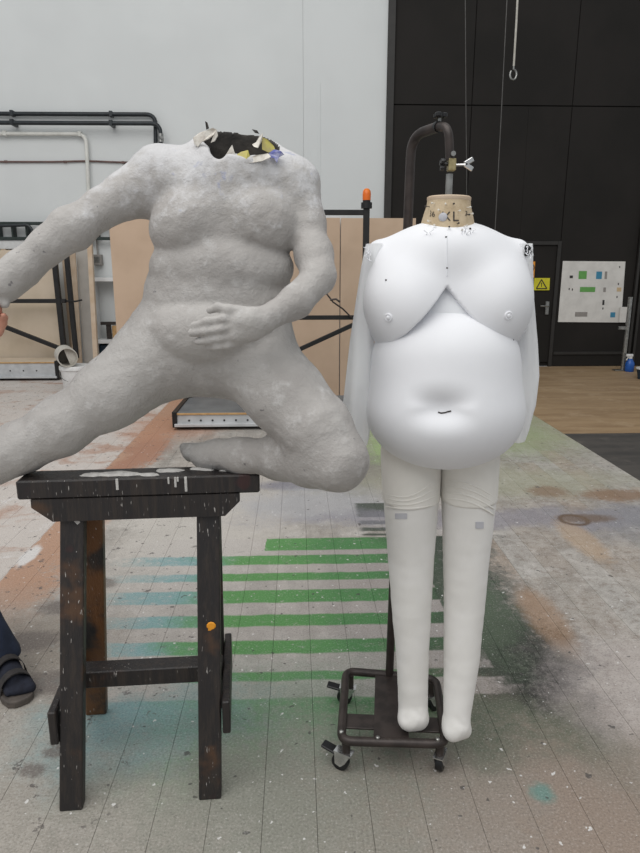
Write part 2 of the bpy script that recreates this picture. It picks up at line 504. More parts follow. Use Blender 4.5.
def mat_right_floor(name, c1, c2, c3):
    t = NT(name)
    p0 = t.pos()
    s = t.noise(t.vmath('MULTIPLY', p0, (1.2, 6, 1)), 1.0, 4, 0.65)[0]
    c = t.mix(t.ramp(s, 0.36, 0.66), lin(c1), lin(c2))
    c = t.mix(t.math('MULTIPLY', t.ramp(t.noise(p0, 3.5, 4, 0.7)[0], 0.5, 0.7), 0.6), c, lin(c3))
    t.l(c, t.b.inputs['Base Color'])
    t.b.inputs['Roughness'].default_value = 0.55
    t.bump(t.noise(p0, 60, 3)[0], 0.1, 0.003)
    return t.m


M['floor'] = mat_floor()
M['brown_floor'] = mat_right_floor('brown_boards', (166, 140, 108), (148, 122, 92), (180, 156, 126))
M['black_floor'] = mat_right_floor('dark_sheet', (84, 80, 76), (66, 64, 62), (108, 102, 96))
M['under_floor'] = simple('under_floor', (96, 92, 86), (84, 80, 76), 0.9)


# ------------------------------------------------------------------ object helpers
def tag(o, label=None, cat=None, group=None, kind=None):
    if label: o['label'] = label
    if cat: o['category'] = cat
    if group: o['group'] = group
    if kind: o['kind'] = kind
    return o


def thing(name, base, label, cat, group=None, kind=None):
    o = bpy.data.objects.new(name, None)
    o.empty_display_size = 0.1
    COL.objects.link(o)
    o.location = [float(v) for v in base]
    bpy.context.view_layer.update()
    return tag(o, label, cat, group, kind)


def wpos(o):
    v = Vector((0, 0, 0))
    while o is not None:
        v = v + o.location
        o = o.parent
    return v


def build(name, verts, faces, mat, parent=None, origin=None, smooth=False, mats=None, label=None):
    """world-space vertices; origin: where a top-level mesh has its base"""
    me = bpy.data.meshes.new(name)
    verts = np.asarray(verts, float)
    off = np.array(wpos(parent)) if parent is not None else (np.array(origin, float) if origin is not None else np.zeros(3))
    loc = np.zeros(3)
    if parent is not None and origin is not None:
        loc = np.array(origin, float) - off
    me.from_pydata((verts - off - loc).tolist(), [], [list(map(int, f)) for f in faces] if not isinstance(faces, np.ndarray) else faces.tolist())
    for m in (mats or [mat]):
        me.materials.append(M[m] if isinstance(m, str) else m)
    if smooth:
        me.polygons.foreach_set('use_smooth', [True] * len(me.polygons))
    me.update()
    o = bpy.data.objects.new(name, me)
    COL.objects.link(o)
    if parent is not None:
        o.parent = parent
        o.location = loc
    else:
        o.location = off
    if label: o['label'] = label
    return o


class MB:
    def __init__(s):
        s.v, s.f = [], []

    def add(s, v, f):
        b = len(s.v)
        s.v += [tuple(map(float, p)) for p in v]
        s.f += [tuple(i + b for i in q) for q in f]
        return s

    def frame(s, c, ax, ay, az, bev=0.0):
        """box: centre and three half-axis vectors, chamfered edges when bev > 0"""
        c, ax, ay, az = (np.array(q, float) for q in (c, ax, ay, az))
        bm = bmesh.new()
        bmesh.ops.create_cube(bm, size=2.0)
        L = [np.linalg.norm(q) for q in (ax, ay, az)]
        U = [q / l for q, l in zip((ax, ay, az), L)]
        for v in bm.verts:
            v.co = Vector((v.co.x * L[0], v.co.y * L[1], v.co.z * L[2]))
        if bev:
            bmesh.ops.bevel(bm, geom=list(bm.edges), offset=bev, segments=1, affect='EDGES', profile=0.5)
        bm.verts.index_update()
        s.add([c + U[0] * v.co.x + U[1] * v.co.y + U[2] * v.co.z for v in bm.verts], [[v.index for v in f.verts] for f in bm.faces])
        bm.free()
        return s

    def box(s, lo, hi, bev=0.0):
        lo, hi = np.array(lo, float), np.array(hi, float)
        c, h = (lo + hi) / 2, (hi - lo) / 2
        return s.frame(c, (h[0], 0, 0), (0, h[1], 0), (0, 0, h[2]), bev)

    def beam(s, a, b, wx, wy, side=(1, 0, 0), bev=0.002):
        a, b = np.array(a, float), np.array(b, float)
        d = b - a
        L = np.linalg.norm(d)
        d = d / L
        sd = np.array(side, float)
        sd = sd - d * (sd @ d)
        sd /= np.linalg.norm(sd)
        up = np.cross(d, sd)
        return s.frame((a + b) / 2, sd * wx / 2, up * wy / 2, d * L / 2, bev)

    def tube(s, pts, r, n=10, cap=True):
        pts = [np.array(p, float) for p in pts]
        rs = r if isinstance(r, (list, tuple)) else [r] * len(pts)
        rings = []
        u = None
        for i, p in enumerate(pts):
            d = pts[min(i + 1, len(pts) - 1)] - pts[max(i - 1, 0)]
            d = d / (np.linalg.norm(d) + 1e-12)
            if u is None:
                u = np.cross(d, (0, 0, 1)) if abs(d[2]) < 0.9 else np.cross(d, (1, 0, 0))
            u = u - d * (u @ d)
            u /= np.linalg.norm(u)
            v = np.cross(d, u)
            rings.append([p + rs[i] * (u * math.cos(2 * math.pi * k / n) + v * math.sin(2 * math.pi * k / n)) for k in range(n)])
        V = [q for rg in rings for q in rg]
        Fc = []
        for i in range(len(pts) - 1):
            for k in range(n):
                a, b = i * n + k, i * n + (k + 1) % n
                Fc.append((a, b, b + n, a + n))
        if cap:
            Fc.append(tuple(reversed(range(n))))
            Fc.append(tuple((len(pts) - 1) * n + k for k in range(n)))
        return s.add(V, Fc)

    def lathe(s, prof, c, n=24, axis=(0, 0, 1)):
        """profile of (radius, height) along axis from point c"""
        ax = np.array(axis, float)
        ax /= np.linalg.norm(ax)
        u = np.cross(ax, (0, 1, 0)) if abs(ax[1]) < 0.9 else np.cross(ax, (1, 0, 0))
        u /= np.linalg.norm(u)
        v = np.cross(ax, u)
        c = np.array(c, float)
        V = [c + ax * h + r * (u * math.cos(2 * math.pi * k / n) + v * math.sin(2 * math.pi * k / n)) for r, h in prof for k in range(n)]
        Fc = []
        for i in range(len(prof) - 1):
            for k in range(n):
                a, b = i * n + k, i * n + (k + 1) % n
                Fc.append((a, b, b + n, a + n))
        Fc.append(tuple(reversed(range(n))))
        Fc.append(tuple((len(prof) - 1) * n + k for k in range(n)))
        return s.add(V, Fc)

    def prism(s, poly, ext):
        """polygon of 3-D points extruded by vector ext"""
        n = len(poly)
        A = [np.array(p, float) for p in poly]
        B = [p + np.array(ext, float) for p in A]
        return s.add(A + B, [tuple(range(n))[::-1], tuple(range(n, 2 * n))] + [(i, (i + 1) % n, (i + 1) % n + n, i + n) for i in range(n)])

    def build(s, name, mat, parent=None, origin=None, smooth=False, label=None):
        o = build(name, s.v, s.f, mat, parent, origin, smooth, label=label)
        bm = bmesh.new()
        bm.from_mesh(o.data)
        bmesh.ops.recalc_face_normals(bm, faces=bm.faces)
        bm.to_mesh(o.data)
        bm.free()
        if smooth:
            try:
                o.data.set_sharp_from_angle(angle=math.radians(40))
            except Exception:
                pass
        return o


def arc(pts, r, n=6):
    """polyline with its inner corners rounded to radius r"""
    pts = [np.array(p, float) for p in pts]
    out = [pts[0]]
    for a, b, c in zip(pts, pts[1:], pts[2:]):
        u, v = a - b, c - b
        lu, lv = np.linalg.norm(u), np.linalg.norm(v)
        u, v = u / lu, v / lv
        q = min(r, lu * 0.49, lv * 0.49)
        p0, p1 = b + u * q, b + v * q
        for k in range(n + 1):
            s = k / n
            out.append((1 - s) ** 2 * p0 + 2 * s * (1 - s) * b + s * s * p1)
    out.append(pts[-1])
    return out


# ------------------------------------------------------------------ implicit surfaces (bodies, padding)
def cap(a, b, ra, rb, k=0.02, op='+', sq=None):
    return dict(t='c', a=np.array(a, float), b=np.array(b, float), ra=ra, rb=rb, k=k, op=op)


def ell(c, r, k=0.03, op='+', rot=None):
    return dict(t='e', c=np.array(c, float), r=np.array(r, float), k=k, op=op, rot=np.array(rot, float) if rot is not None else None)


def chain(js, k=0.02):
    """js: list of (px, py, Y, radius in px)"""
    out = []
    for (x0, y0, Y0, r0), (x1, y1, Y1, r1) in zip(js, js[1:]):
        out.append(cap(P(x0, y0, Y0), P(x1, y1, Y1), R(r0, x0, y0, Y0), R(r1, x1, y1, Y1), k))
    return out


def pdist(q, p):
    if q['t'] == 'c':
        ab = q['b'] - q['a']
        tt = np.clip(((p - q['a']) @ ab) / (ab @ ab + 1e-12), 0, 1)
        d = p - q['a'] - tt[..., None] * ab
        return np.sqrt((d * d).sum(-1)) - (q['ra'] + (q['rb'] - q['ra']) * tt)
    d = p - q['c']
    if q['rot'] is not None:
        d = d @ q['rot']
    k0 = np.sqrt(((d / q['r']) ** 2).sum(-1))
    k1 = np.sqrt(((d / q['r'] ** 2) ** 2).sum(-1)) + 1e-9
    return np.where(k0 < 1e-4, -q['r'].min(), k0 * (k0 - 1) / k1)


def combine(prims, p, inflate=0.0):
    D = np.full(p.shape[:-1], 1e3)
    for q in prims:
        d = pdist(q, p)
        k = max(q['k'], 1e-5)
        if q['op'] == '+':
            h = np.clip(0.5 + 0.5 * (D - d) / k, 0, 1)
            D = D * (1 - h) + d * h - k * h * (1 - h)
        elif q['op'] == '-':
            h = np.clip(0.5 - 0.5 * (D + d) / k, 0, 1)
            D = D * (1 - h) - d * h + k * h * (1 - h)
        else:                                            # intersect
            h = np.clip(0.5 - 0.5 * (D - d) / k, 0, 1)
            D = D * (1 - h) + d * h + k * h * (1 - h)
    return D - inflate


def surface(prims, h, inflate=0.0, clip=None, disp=None):
    """surface nets over the smooth union; clip: function(points)->signed distance to intersect with"""
    lo, hi = np.full(3, 1e9), np.full(3, -1e9)
    for q in prims:
        if q['op'] != '+':
            continue
        if q['t'] == 'c':
            for e, r in ((q['a'], q['ra']), (q['b'], q['rb'])):
                lo, hi = np.minimum(lo, e - r), np.maximum(hi, e + r)
        else:
            rr = q['r'].max() if q['rot'] is not None else q['r']
            lo, hi = np.minimum(lo, q['c'] - rr), np.maximum(hi, q['c'] + rr)
    lo -= inflate + 4 * h + 0.02
    hi += inflate + 4 * h + 0.02
    B = 16
    nb = np.ceil((hi - lo) / h / B).astype(int)
    n = nb * B
    val = np.ones(n, np.float32)
    bc = np.stack(np.meshgrid(*[np.arange(m) for m in nb], indexing='ij'), -1).reshape(-1, 3)
    cen = lo + (bc * B + B / 2) * h
    Rb = B * h * 0.9
    pd = np.stack([pdist(q, cen) for q in prims], -1)
    Dc = combine(prims, cen, inflate)
    ax = np.arange(B) * h
    loc = np.stack(np.meshgrid(ax, ax, ax, indexing='ij'), -1)
    for i, (b, d) in enumerate(zip(bc, Dc)):
        sl = tuple(slice(v * B, v * B + B) for v in b)
        if abs(d) > Rb * 1.6 + 0.05:
            val[sl] = 1.0 if d > 0 else -1.0
            continue
        use = [q for j, q in enumerate(prims) if pd[i, j] < 2 * Rb + q['k'] + inflate + max(0.0, d)]
        if not use:
            val[sl] = 1.0
            continue
        pts = lo + b * B * h + loc
        v = combine(use, pts, inflate)
        if clip is not None:
            v = np.maximum(v, clip(pts))
        val[sl] = v
    if clip is not None:                                 # solid blocks outside the clip
        far = np.array([clip(c[None])[0] for c in cen])
        for b, fv in zip(bc, far):
            if fv > Rb * 1.2:
                val[tuple(slice(v * B, v * B + B) for v in b)] = 1.0
            elif fv > -Rb * 1.2:
                sl = tuple(slice(v * B, v * B + B) for v in b)
                val[sl] = np.maximum(val[sl], clip(lo + b * B * h + loc))
    ins = val < 0
    c8 = [ins[dx:n[0] - 1 + dx, dy:n[1] - 1 + dy, dz:n[2] - 1 + dz] for dx in (0, 1) for dy in (0, 1) for dz in (0, 1)]
    cnt = sum(c.astype(np.int8) for c in c8)
    act = (cnt > 0) & (cnt < 8)
    idx = np.argwhere(act)
    vid = np.full(act.shape, -1, np.int64)
    vid[act] = np.arange(len(idx))
    acc = np.zeros((len(idx), 3))
    num = np.zeros(len(idx))
    corners = [(dx, dy, dz) for dx in (0, 1) for dy in (0, 1) for dz in (0, 1)]
    for a in corners:
        for b in corners:
            if sum(abs(u - v) for u, v in zip(a, b)) != 1 or a > b:
                continue
            va = val[idx[:, 0] + a[0], idx[:, 1] + a[1], idx[:, 2] + a[2]]
            vb = val[idx[:, 0] + b[0], idx[:, 1] + b[1], idx[:, 2] + b[2]]
            s = (va < 0) != (vb < 0)
            tt = np.where(s, va / np.where(s, va - vb, 1), 0)
            p = np.array(a) + tt[:, None] * (np.array(b) - np.array(a))
            acc += p * s[:, None]
            num += s
    V = lo + (idx + acc / num[:, None]) * h
    faces = []
    for axis in range(3):
        o1, o2 = [q for q in range(3) if q != axis]
        s0 = [slice(1, n[q] - 1) for q in range(3)]
        s1 = list(s0)
        s0[axis] = slice(0, n[axis] - 1)
        s1[axis] = slice(1, n[axis])
        A, Bm = ins[tuple(s0)], ins[tuple(s1)]
        e = np.argwhere(A != Bm)
        e0 = e.copy()
        for q in (o1, o2):
            e0[:, q] += 1
        flip = A[tuple(e.T)]
        quad = []
        for d1, d2 in ((0, 0), (1, 0), (1, 1), (0, 1)):
            cc = e0.copy()
            cc[:, o1] -= d1
            cc[:, o2] -= d2
            quad.append(vid[tuple(cc.T)])
        quad = np.stack(quad, -1)
        if axis == 1:
            flip = ~flip
        quad = np.where(flip[:, None], quad, quad[:, ::-1])
        faces.append(quad)
    faces = np.concatenate(faces)
    faces = faces[(faces >= 0).all(1)]
    if disp is not None:
        # normals by central differences of the field would be costly; use face normals
        fn = np.cross(V[faces[:, 2]] - V[faces[:, 0]], V[faces[:, 3]] - V[faces[:, 1]])
        vn = np.zeros_like(V)
        for k in range(4):
            np.add.at(vn, faces[:, k], fn)
        vn /= np.linalg.norm(vn, axis=1)[:, None] + 1e-12
        V = V + vn * disp(V)[:, None]
    return V, faces


def fbm(V, scale, amp, seed=0.0, octv=2):
    out = np.empty(len(V))
    for i, p in enumerate(V):
        q = Vector((p[0] * scale + seed, p[1] * scale, p[2] * scale))
        a = mnoise.noise(q)
        if octv > 1:
            a += 0.5 * mnoise.noise(q * 2.3)
        out[i] = a
    return out * amp


# ================================================================== SETTING
FLOOR_Z = 0.0
fl = MB().box((-7.0, -1.2, -0.06), (7.0, 9.1, -0.022)).build('floor', 'under_floor')
tag(fl, 'paint-stained workshop floor of long boards with green striped test patches', 'floor', kind='structure')
# boards: rows 0.137 m wide that run away from the camera, three lengths of shared mesh
PW, GAP = 0.137, 0.0009
plank_mesh = {}


def plank(x0, y0, L, wd=PW, mat='floor', dz=0.0, along='y'):
    key = (round(L, 3), wd, mat)
    if key not in plank_mesh:
        a, b = wd / 2 - GAP / 2, L / 2 - GAP / 2
        o = MB().box((-a, -b, -0.022), (a, b, 0.0), 0.0005).build('plank', mat, fl)
        plank_mesh[key] = o.data
    else:
        o = bpy.data.objects.new('plank', plank_mesh[key])
        COL.objects.link(o)
        o.parent = fl
    o.location = (x0 + wd / 2, y0 + L / 2, dz)
    return o


k0 = -30
for k in range(k0, 19):
    x0 = -0.37 + k * PW
    y = -1.1 - 0.8 * ((k * 0.618) % 1.0)
    while y < 9.0:
        L = 2.3
        if y + L > 9.0:
            L = 9.0 - y
            L = round(max(0.2, math.floor(L / 0.2) * 0.2), 3)
            if 9.0 - (y + L) > 0.001 and L < 2.3:
                plank(x0, y, L)
                y2 = y + L
                rest = round(9.0 - y2, 3)
                break
        plank(x0, y, L)
        y += L
xr = -0.37 + 19 * PW
# right of the boards: dark sheets in front, brown boards behind
for i, (a, b) in enumerate(((-1.1, 0.9), (0.9, 3.05), (3.05, 5.21))):
    MB().box((xr + 0.003, a, -0.022), (7.0, b - 0.004, 0.0), 0.001).build('floor_sheet', 'black_floor', fl)
yb = 5.215
while yb < 8.95:
    MB().box((xr + 0.003, yb, -0.022), (4.6, yb + 0.198, 0.0), 0.001).build('floor_board', 'brown_floor', fl)
    MB().box((4.603, yb, -0.022), (7.0, yb + 0.198, 0.0), 0.001).build('floor_board', 'brown_floor', fl)
    yb += 0.2
MB().box((-7.0, -1.1, -0.022), (-0.37 + k0 * PW - 0.003, 9.0, 0.0), 0.001).build('floor_sheet', 'floor', fl)

# back wall: white sheets with fine joints
WY = 9.0
xe = float(P(386, 120, WY)[0])                            # where the white wall ends
wb = MB().box((-7.0, WY + 0.02, 0), (xe, WY + 0.2, 7.0)).build('wall_back', 'grey_panel')
tag(wb, 'tall white painted back wall of large sheets', 'wall', kind='structure')
sx = [-7.0, float(P(303, 40, WY)[0]), xe]
for a, b in zip(sx, sx[1:]):
    for z0, z1 in ((0.0, 7.0),):
        MB().box((a + 0.001, WY, z0 + 0.001), (b - 0.001, WY + 0.02, z1), 0.001).build('wall_panel', 'wall', wb)
x318 = float(P(318, 80, WY)[0])
MB().box((x318, WY - 0.006, 2.2), (x318 + 0.03, WY, 3.62), 0.001).build('cover_strip', 'wall', wb)
# dark sliding door
dk = MB().box((xe, WY + 0.03, 0), (7.0, WY + 0.2, 7.0)).build('door_1', 'dark')
tag(dk, 'huge dark painted sliding door filling the back right of the hall', 'door', kind='structure')
zs = float(P(500, 106, WY)[2])
xs = [xe + 0.09, float(P(467, 200, WY)[0]), float(P(556, 300, WY)[0]), float(P(632, 300, WY)[0]), 5.9, 7.0]
for i, (a, b) in enumerate(zip(xs, xs[1:])):
    for z0, z1 in ((0.0, zs), (zs + 0.012, 7.0)):
        if i == 1 and z0 == 0.0:
            dl = float(P(519, 300, WY)[0])
            MB().box((a + 0.004, WY, 0.0), (dl - 0.05, WY + 0.03, z1), 0.003).build('door_panel', 'dark', dk)
            zt = float(P(540, 245, WY)[2])
            MB().box((dl - 0.05, WY, zt + 0.05), (b - 0.004, WY + 0.03, z1), 0.003).build('door_panel', 'dark', dk)
            continue
        MB().box((a + 0.004, WY, z0), (b - 0.004, WY + 0.03, z1), 0.003).build('door_panel', 'dark', dk)
tr = MB().box((xe, WY - 0.04, 0), (xe + 0.09, WY + 0.03, 7.0), 0.004).build('trim_1', 'dark_trim')
tag(tr, 'dark vertical trim between white wall and black door', 'trim', kind='structure')
zs2 = float(P(500, 352, WY)[2])
kick = MB().box((xs[2] + 0.02, WY - 0.02, zs2 - 0.04), (xs[3] - 0.02, WY, zs2), 0.003).build('kick_rail', 'dark_trim', dk)
for px in (632, 637):
    xx = float(P(px, 300, WY)[0])
    MB().box((xx, WY - 0.05, 0), (xx + 0.035, WY, 7.0), 0.003).build('guide_rail', 'dark_trim', dk)
# wicket door in the sliding door
dl, dr = float(P(519, 300, WY)[0]), float(P(553, 300, WY)[0])
zt = float(P(540, 245, WY)[2])
d2 = thing('door_2', (dl, WY, 0), 'black wicket door with lever handle and warning signs', 'door', kind='structure')
MB().box((dl, WY + 0.004, 0.06), (dr, WY + 0.03, zt), 0.003).build('door_leaf', 'dark', d2)
f = MB()
f.box((dl - 0.05, WY - 0.02, 0), (dl, WY + 0.03, zt + 0.05), 0.003)
f.box((dr, WY - 0.02, 0), (dr + 0.05, WY + 0.03, zt + 0.05), 0.003)
f.box((dl, WY - 0.02, zt), (dr, WY + 0.03, zt + 0.05), 0.003)
f.build('door_frame', 'dark_trim', d2)
hp = P(547, 308, WY)
h_ = MB().box(hp + (-0.025, -0.012, -0.09), hp + (0.025, 0.004, 0.09), 0.003)
h_.tube(arc([hp + (0, -0.01, 0.03), hp + (0, -0.07, 0.03), hp + (-0.12, -0.07, 0.03)], 0.02), 0.011, 8)
h_.build('door_handle', 'steel', d2, smooth=True)

# ================================================================== SERVICES ON THE WALL
YP = WY - 0.06


def pipe(name, pix, r, mat, label, cat, Y=YP, rad=0.12, clips=()):
    pts = [P(x, y, Y) for x, y in pix]
    base = pts[-1]
    t = thing(name, base, label, cat)
    MB().tube(arc(pts, rad), r, 10).build('run', mat, t, smooth=True)
    for (x, y) in clips:
        c = P(x, y, Y)
        b = MB().box(c + (-0.02, -r * 1.2, -r * 1.25), c + (0.02, WY - Y - 0.008, r * 1.25), 0.003)
        b.build('clip', mat, t)
    return t


pipe('black_pipe', [(-260, 112.5), (155.5, 114.5), (156.5, 265)], 0.026, 'black_pipe', 'upper black pipe bending down the white wall, with couplings', 'pipe', clips=[(-50, 112.8), (12, 113.2), (111, 114)])
pipe('black_pipe', [(-260, 121.5), (160.5, 123.5), (161.5, 265)], 0.026, 'black_pipe', 'lower black pipe bending down the white wall beneath another black pipe', 'pipe', Y=YP - 0.09, clips=[(-50, 121.8), (12, 122.2), (111, 123)])
pipe('white_pipe', [(-260, 132.5), (86, 134), (91, 243)], 0.024, 'white_pipe', 'white pipe that turns down beneath the black pipes', 'pipe', clips=[(5, 133.3), (80, 134)])
pipe('wall_cable', [(-260, 161.5), (60, 161.8), (87, 160.8), (115, 162.2), (190, 163)], 0.011, 'cable', 'thin reddish brown cable clipped along the white wall', 'cable', Y=WY - 0.02, rad=0.2, clips=[(-40, 161.5), (6, 161.6), (65, 161.8), (123, 162.4)])
# fittings on the dropping pipe
v = MB()
c = P(160.8, 138, YP - 0.09)
v.lathe([(0.034, -0.05), (0.034, 0.05)], c, 12)
v.lathe([(0.02, 0), (0.02, 0.06)], c, 10, (0.4, -1, 0))
v.build('valve', 'steel', bpy.data.objects['black_pipe.001'], smooth=True)

# cable tray
ta, tb = P(-260, 232, WY - 0.12), P(111, 232, WY - 0.12)
t = thing('cable_tray', (tb[0], WY - 0.12, P(60, 239, WY - 0.12)[2]), 'dark green ladder-shaped cable tray on the white wall', 'cable tray')
zt1, zt2 = float(P(20, 223.5, WY - 0.12)[2]), float(P(20, 238.5, WY - 0.12)[2])
for z in (zt1, zt2):
    MB().box((ta[0], WY - 0.14, z - 0.02), (tb[0], WY - 0.10, z + 0.02), 0.003).build('rail', 'tray_green', t)
nx = 26
for i in range(nx + 1):
    x = ta[0] + (tb[0] - ta[0]) * i / nx
    MB().box((x - 0.010, WY - 0.135, zt2), (x + 0.010, WY - 0.008, zt1), 0.002).build('rung', 'tray_green', t)
lc = MB().tube(arc([P(0, 226, WY - 0.18), P(30, 225, WY - 0.18), P(34, 237, WY - 0.18)], 0.06), 0.018, 8)
lc.build('looped_cable', 'black_pipe', t, smooth=True)
sb = P(98, 260, WY - 0.05)
t = thing('socket_box', sb + (0, 0.05, -0.07), 'small grey socket box with conduit on the white wall', 'socket')
MB().box(sb + (-0.055, -0.05, -0.07), sb + (0.055, 0.05, 0.07), 0.006).build('box', 'grey_print', t)
MB().tube([sb + (0, 0.01, 0.07), sb + (0, 0.01, 0.32)], 0.012, 8).build('conduit', 'grey_print', t, smooth=True)
MB().box(sb + (-0.035, -0.056, -0.03), sb + (0.035, -0.05, 0.04), 0.002).build('flap', 'steel', t)

# ================================================================== FLATS AND TIMBER LEANING AT THE WALL


def slab(name, pts, depth, mat, label, cat, group=None, Ybot=None, edge=None):
    """upright board: x0,x1 (px at top row), top row, depth, sits on the floor and leans a little"""
    (x0, x1, ytop, Y, lean) = pts
    a, b = P(x0, ytop, Y), P(x1, ytop, Y)
    zt = a[2]
    m = MB()
    A = [np.array((a[0], Y, zt)), np.array((b[0], Y, zt)), np.array((b[0], Y - lean, 0.0)), np.array((a[0], Y - lean, 0.0))]
    m.prism(A, (0, depth, 0))
    o = m.build(name, mat, origin=((a[0] + b[0]) / 2, Y - lean, 0))
    return tag(o, label, cat, group)


slab('plywood_flat', (108.5, 224, 217, 6.92, 0.02), 0.025, 'tan_board', 'tall tan flat beside the white shelving, left of a joint', 'panel')
slab('plywood_flat', (225, 340, 217.5, 6.92, 0.02), 0.025, 'tan_board', 'tall tan flat in the middle of the row along the wall', 'panel')
slab('plywood_flat', (341, 416, 218, 6.92, 0.02), 0.025, 'tan_board', 'tall tan flat overlapping the edge of the black door', 'panel')
slab('white_board', (112, 345, 215.6, 7.0, 0.02), 0.02, 'white_ledge', 'white board whose top edge shows above the tan flats', 'panel')
slab('cream_flat', (-70, 56.5, 250, WY - 0.42, 0.06), 0.03, 'cream_board', 'cream flat behind the black steel frame', 'panel')
slab('pine_board', (66, 75, 252, WY - 0.40, 0.12), 0.03, 'pine', 'narrow pale pine board next to the cream flat', 'board')
slab('grey_board', (75.5, 90, 246, WY - 0.28, 0.05), 0.02, 'grey_panel', 'pale grey board between pine board and timber stud', 'board')
slab('timber_stud', (86.5, 91, 236, WY - 0.45, 0.16), 0.06, 'pine', 'tall timber stud leaning on the wall by the shelving', 'timber')
t = thing('flat_rack', (P(0, 245, WY - 0.1)[0], WY - 0.11, 0), 'white and pine rack standing behind the cream flat', 'rack')
a, b = P(-70, 245, WY - 0.1), P(66, 245, WY - 0.1)
MB().box((a[0], WY - 0.12, a[2] - 0.05), (b[0], WY - 0.04, a[2] + 0.06), 0.004).build('top_rail', 'white_ledge', t)
for px in (-60, 4, 64):
    x = float(P(px, 252, WY - 0.1)[0])
    MB().box((x - 0.03, WY - 0.12, 0), (x + 0.03, WY - 0.04, a[2] - 0.05), 0.003).build('post', 'pine', t)
# white shelving unit
t = thing('white_shelving', (P(104, 280, WY - 0.15)[0], WY - 0.15, 0), 'white open shelving seen between stud and tan flat', 'shelf')
a, b = P(90, 279, WY - 0.2)[0], P(124, 279, WY - 0.2)[0]
for py in (279.5, 341.5):
    z = float(P(104, py, WY - 0.24)[2])
    MB().box((a, WY - 0.27, z - 0.025), (b, WY - 0.02, z + 0.025), 0.003).build('shelf_board', 'white_ledge', t)
for x in (a + 0.02, b - 0.02):
    MB().box((x - 0.02, WY - 0.20, 0), (x + 0.02, WY - 0.03, float(P(104, 279.5, WY - 0.24)[2])), 0.003).build('upright', 'white_ledge', t)
z = float(P(104, 345, WY - 0.2)[2])
MB().box((a + 0.05, WY - 0.2, 0.0), (b - 0.05, WY - 0.03, z), 0.006).build('storage_box', 'navy_plastic', None, origin=((a + b) / 2, WY - 0.1, 0))
tag(bpy.data.objects['storage_box'], 'dark box standing under the white shelving', 'box')
z1 = float(P(104, 341.5, WY - 0.24)[2]) + 0.026
t = thing('trestle_bracket', (P(110, 340, WY - 0.2)[0], WY - 0.16, z1), 'small rusty bracket standing on the lower white shelf', 'bracket')
x0, x1 = P(101, 324, WY - 0.16)[0], P(116, 324, WY - 0.16)[0]
z2 = float(P(108, 322, WY - 0.2)[2])
MB().box((x0, WY - 0.19, z2 - 0.04), (x1, WY - 0.13, z2), 0.004).build('arm', 'brown_metal', t)
MB().box((x1 - 0.13, WY - 0.18, z1), (x1 - 0.07, WY - 0.14, z2 - 0.04), 0.004).build('post', 'brown_metal', t)
MB().box((x1 - 0.05, WY - 0.19, z1), (x1 + 0.06, WY - 0.13, z2 - 0.05), 0.004).build('block', 'ply_edge', t)

# ================================================================== SCENERY CARTS


def cart(name, xl, xr_, yf, depth, zdeck, label, posts, bars, holes, beacon=None, deck='deck_grey'):
    t = thing(name, ((xl + xr_) / 2, yf + depth / 2, 0), label, 'cart')
    zc = 0.032
    MB().box((xl, yf + 0.01, zdeck - 0.02), (xr_, yf + depth, zdeck), 0.003).build('deck', deck, t)
    MB().box((xl, yf, zdeck - 0.018), (xr_, yf + 0.012, zdeck - 0.002), 0.002).build('deck_edge', 'ply_edge', t)
    s = MB().box((xl, yf + 0.012, zc + 0.02), (xr_, yf + 0.04, zdeck - 0.018), 0.002)
    s.box((xl, yf - 0.03, zc), (xr_, yf + 0.04, zc + 0.025), 0.002)
    side = s.build('side_channel', 'light_steel', t)
    for hx in holes:
        MB().lathe([(0.009, 0), (0.009, 0.006)], (hx, yf + 0.014, (zc + zdeck) / 2 - 0.01), 8, (0, -1, 0)).build('hole_plug', 'black_metal', side)
    MB().box((xl, yf + depth - 0.04, zc), (xr_, yf + depth, zdeck - 0.02), 0.002).build('side_channel', 'light_steel', t)
    for x in (xl - 0.02, xr_ - 0.02):
        MB().box((x, yf - 0.01, zc - 0.01), (x + 0.04, yf + depth, zdeck + 0.012), 0.003).build('end_frame', 'black_metal', t)
    for x in (xl + 0.12, xr_ - 0.12):
        for y in (yf + 0.09, yf + depth - 0.09):
            w_ = MB().lathe([(0.030, -0.014), (0.030, 0.014)], (x, y, 0.030), 14, (1, 0, 0))
            w_.box((x - 0.022, y - 0.02, 0.03), (x + 0.022, y + 0.02, zdeck - 0.02), 0.003)
            w_.build('castor', 'black_plastic', t)
    for a, b, wd in posts:
        MB().beam(a, b, wd, wd, (1, 0, 0), 0.004).build('post', 'black_metal', t)
    for a, b, wd in bars:
        MB().beam(a, b, wd, wd, (0, 1, 0), 0.004).build('brace', 'black_metal', t)
    if beacon is not None:
        bo = MB().lathe([(0.05, 0), (0.05, 0.05), (0.035, 0.055), (0.035, 0.07)], beacon, 14).build('beacon_base', 'black_plastic', t, smooth=True)
        MB().lathe([(0.036, 0.07), (0.038, 0.12), (0.034, 0.15), (0.02, 0.168), (0.003, 0.172)], beacon, 16).build('beacon_lens', 'orange', t, smooth=True, label='orange beacon lens')
    return t


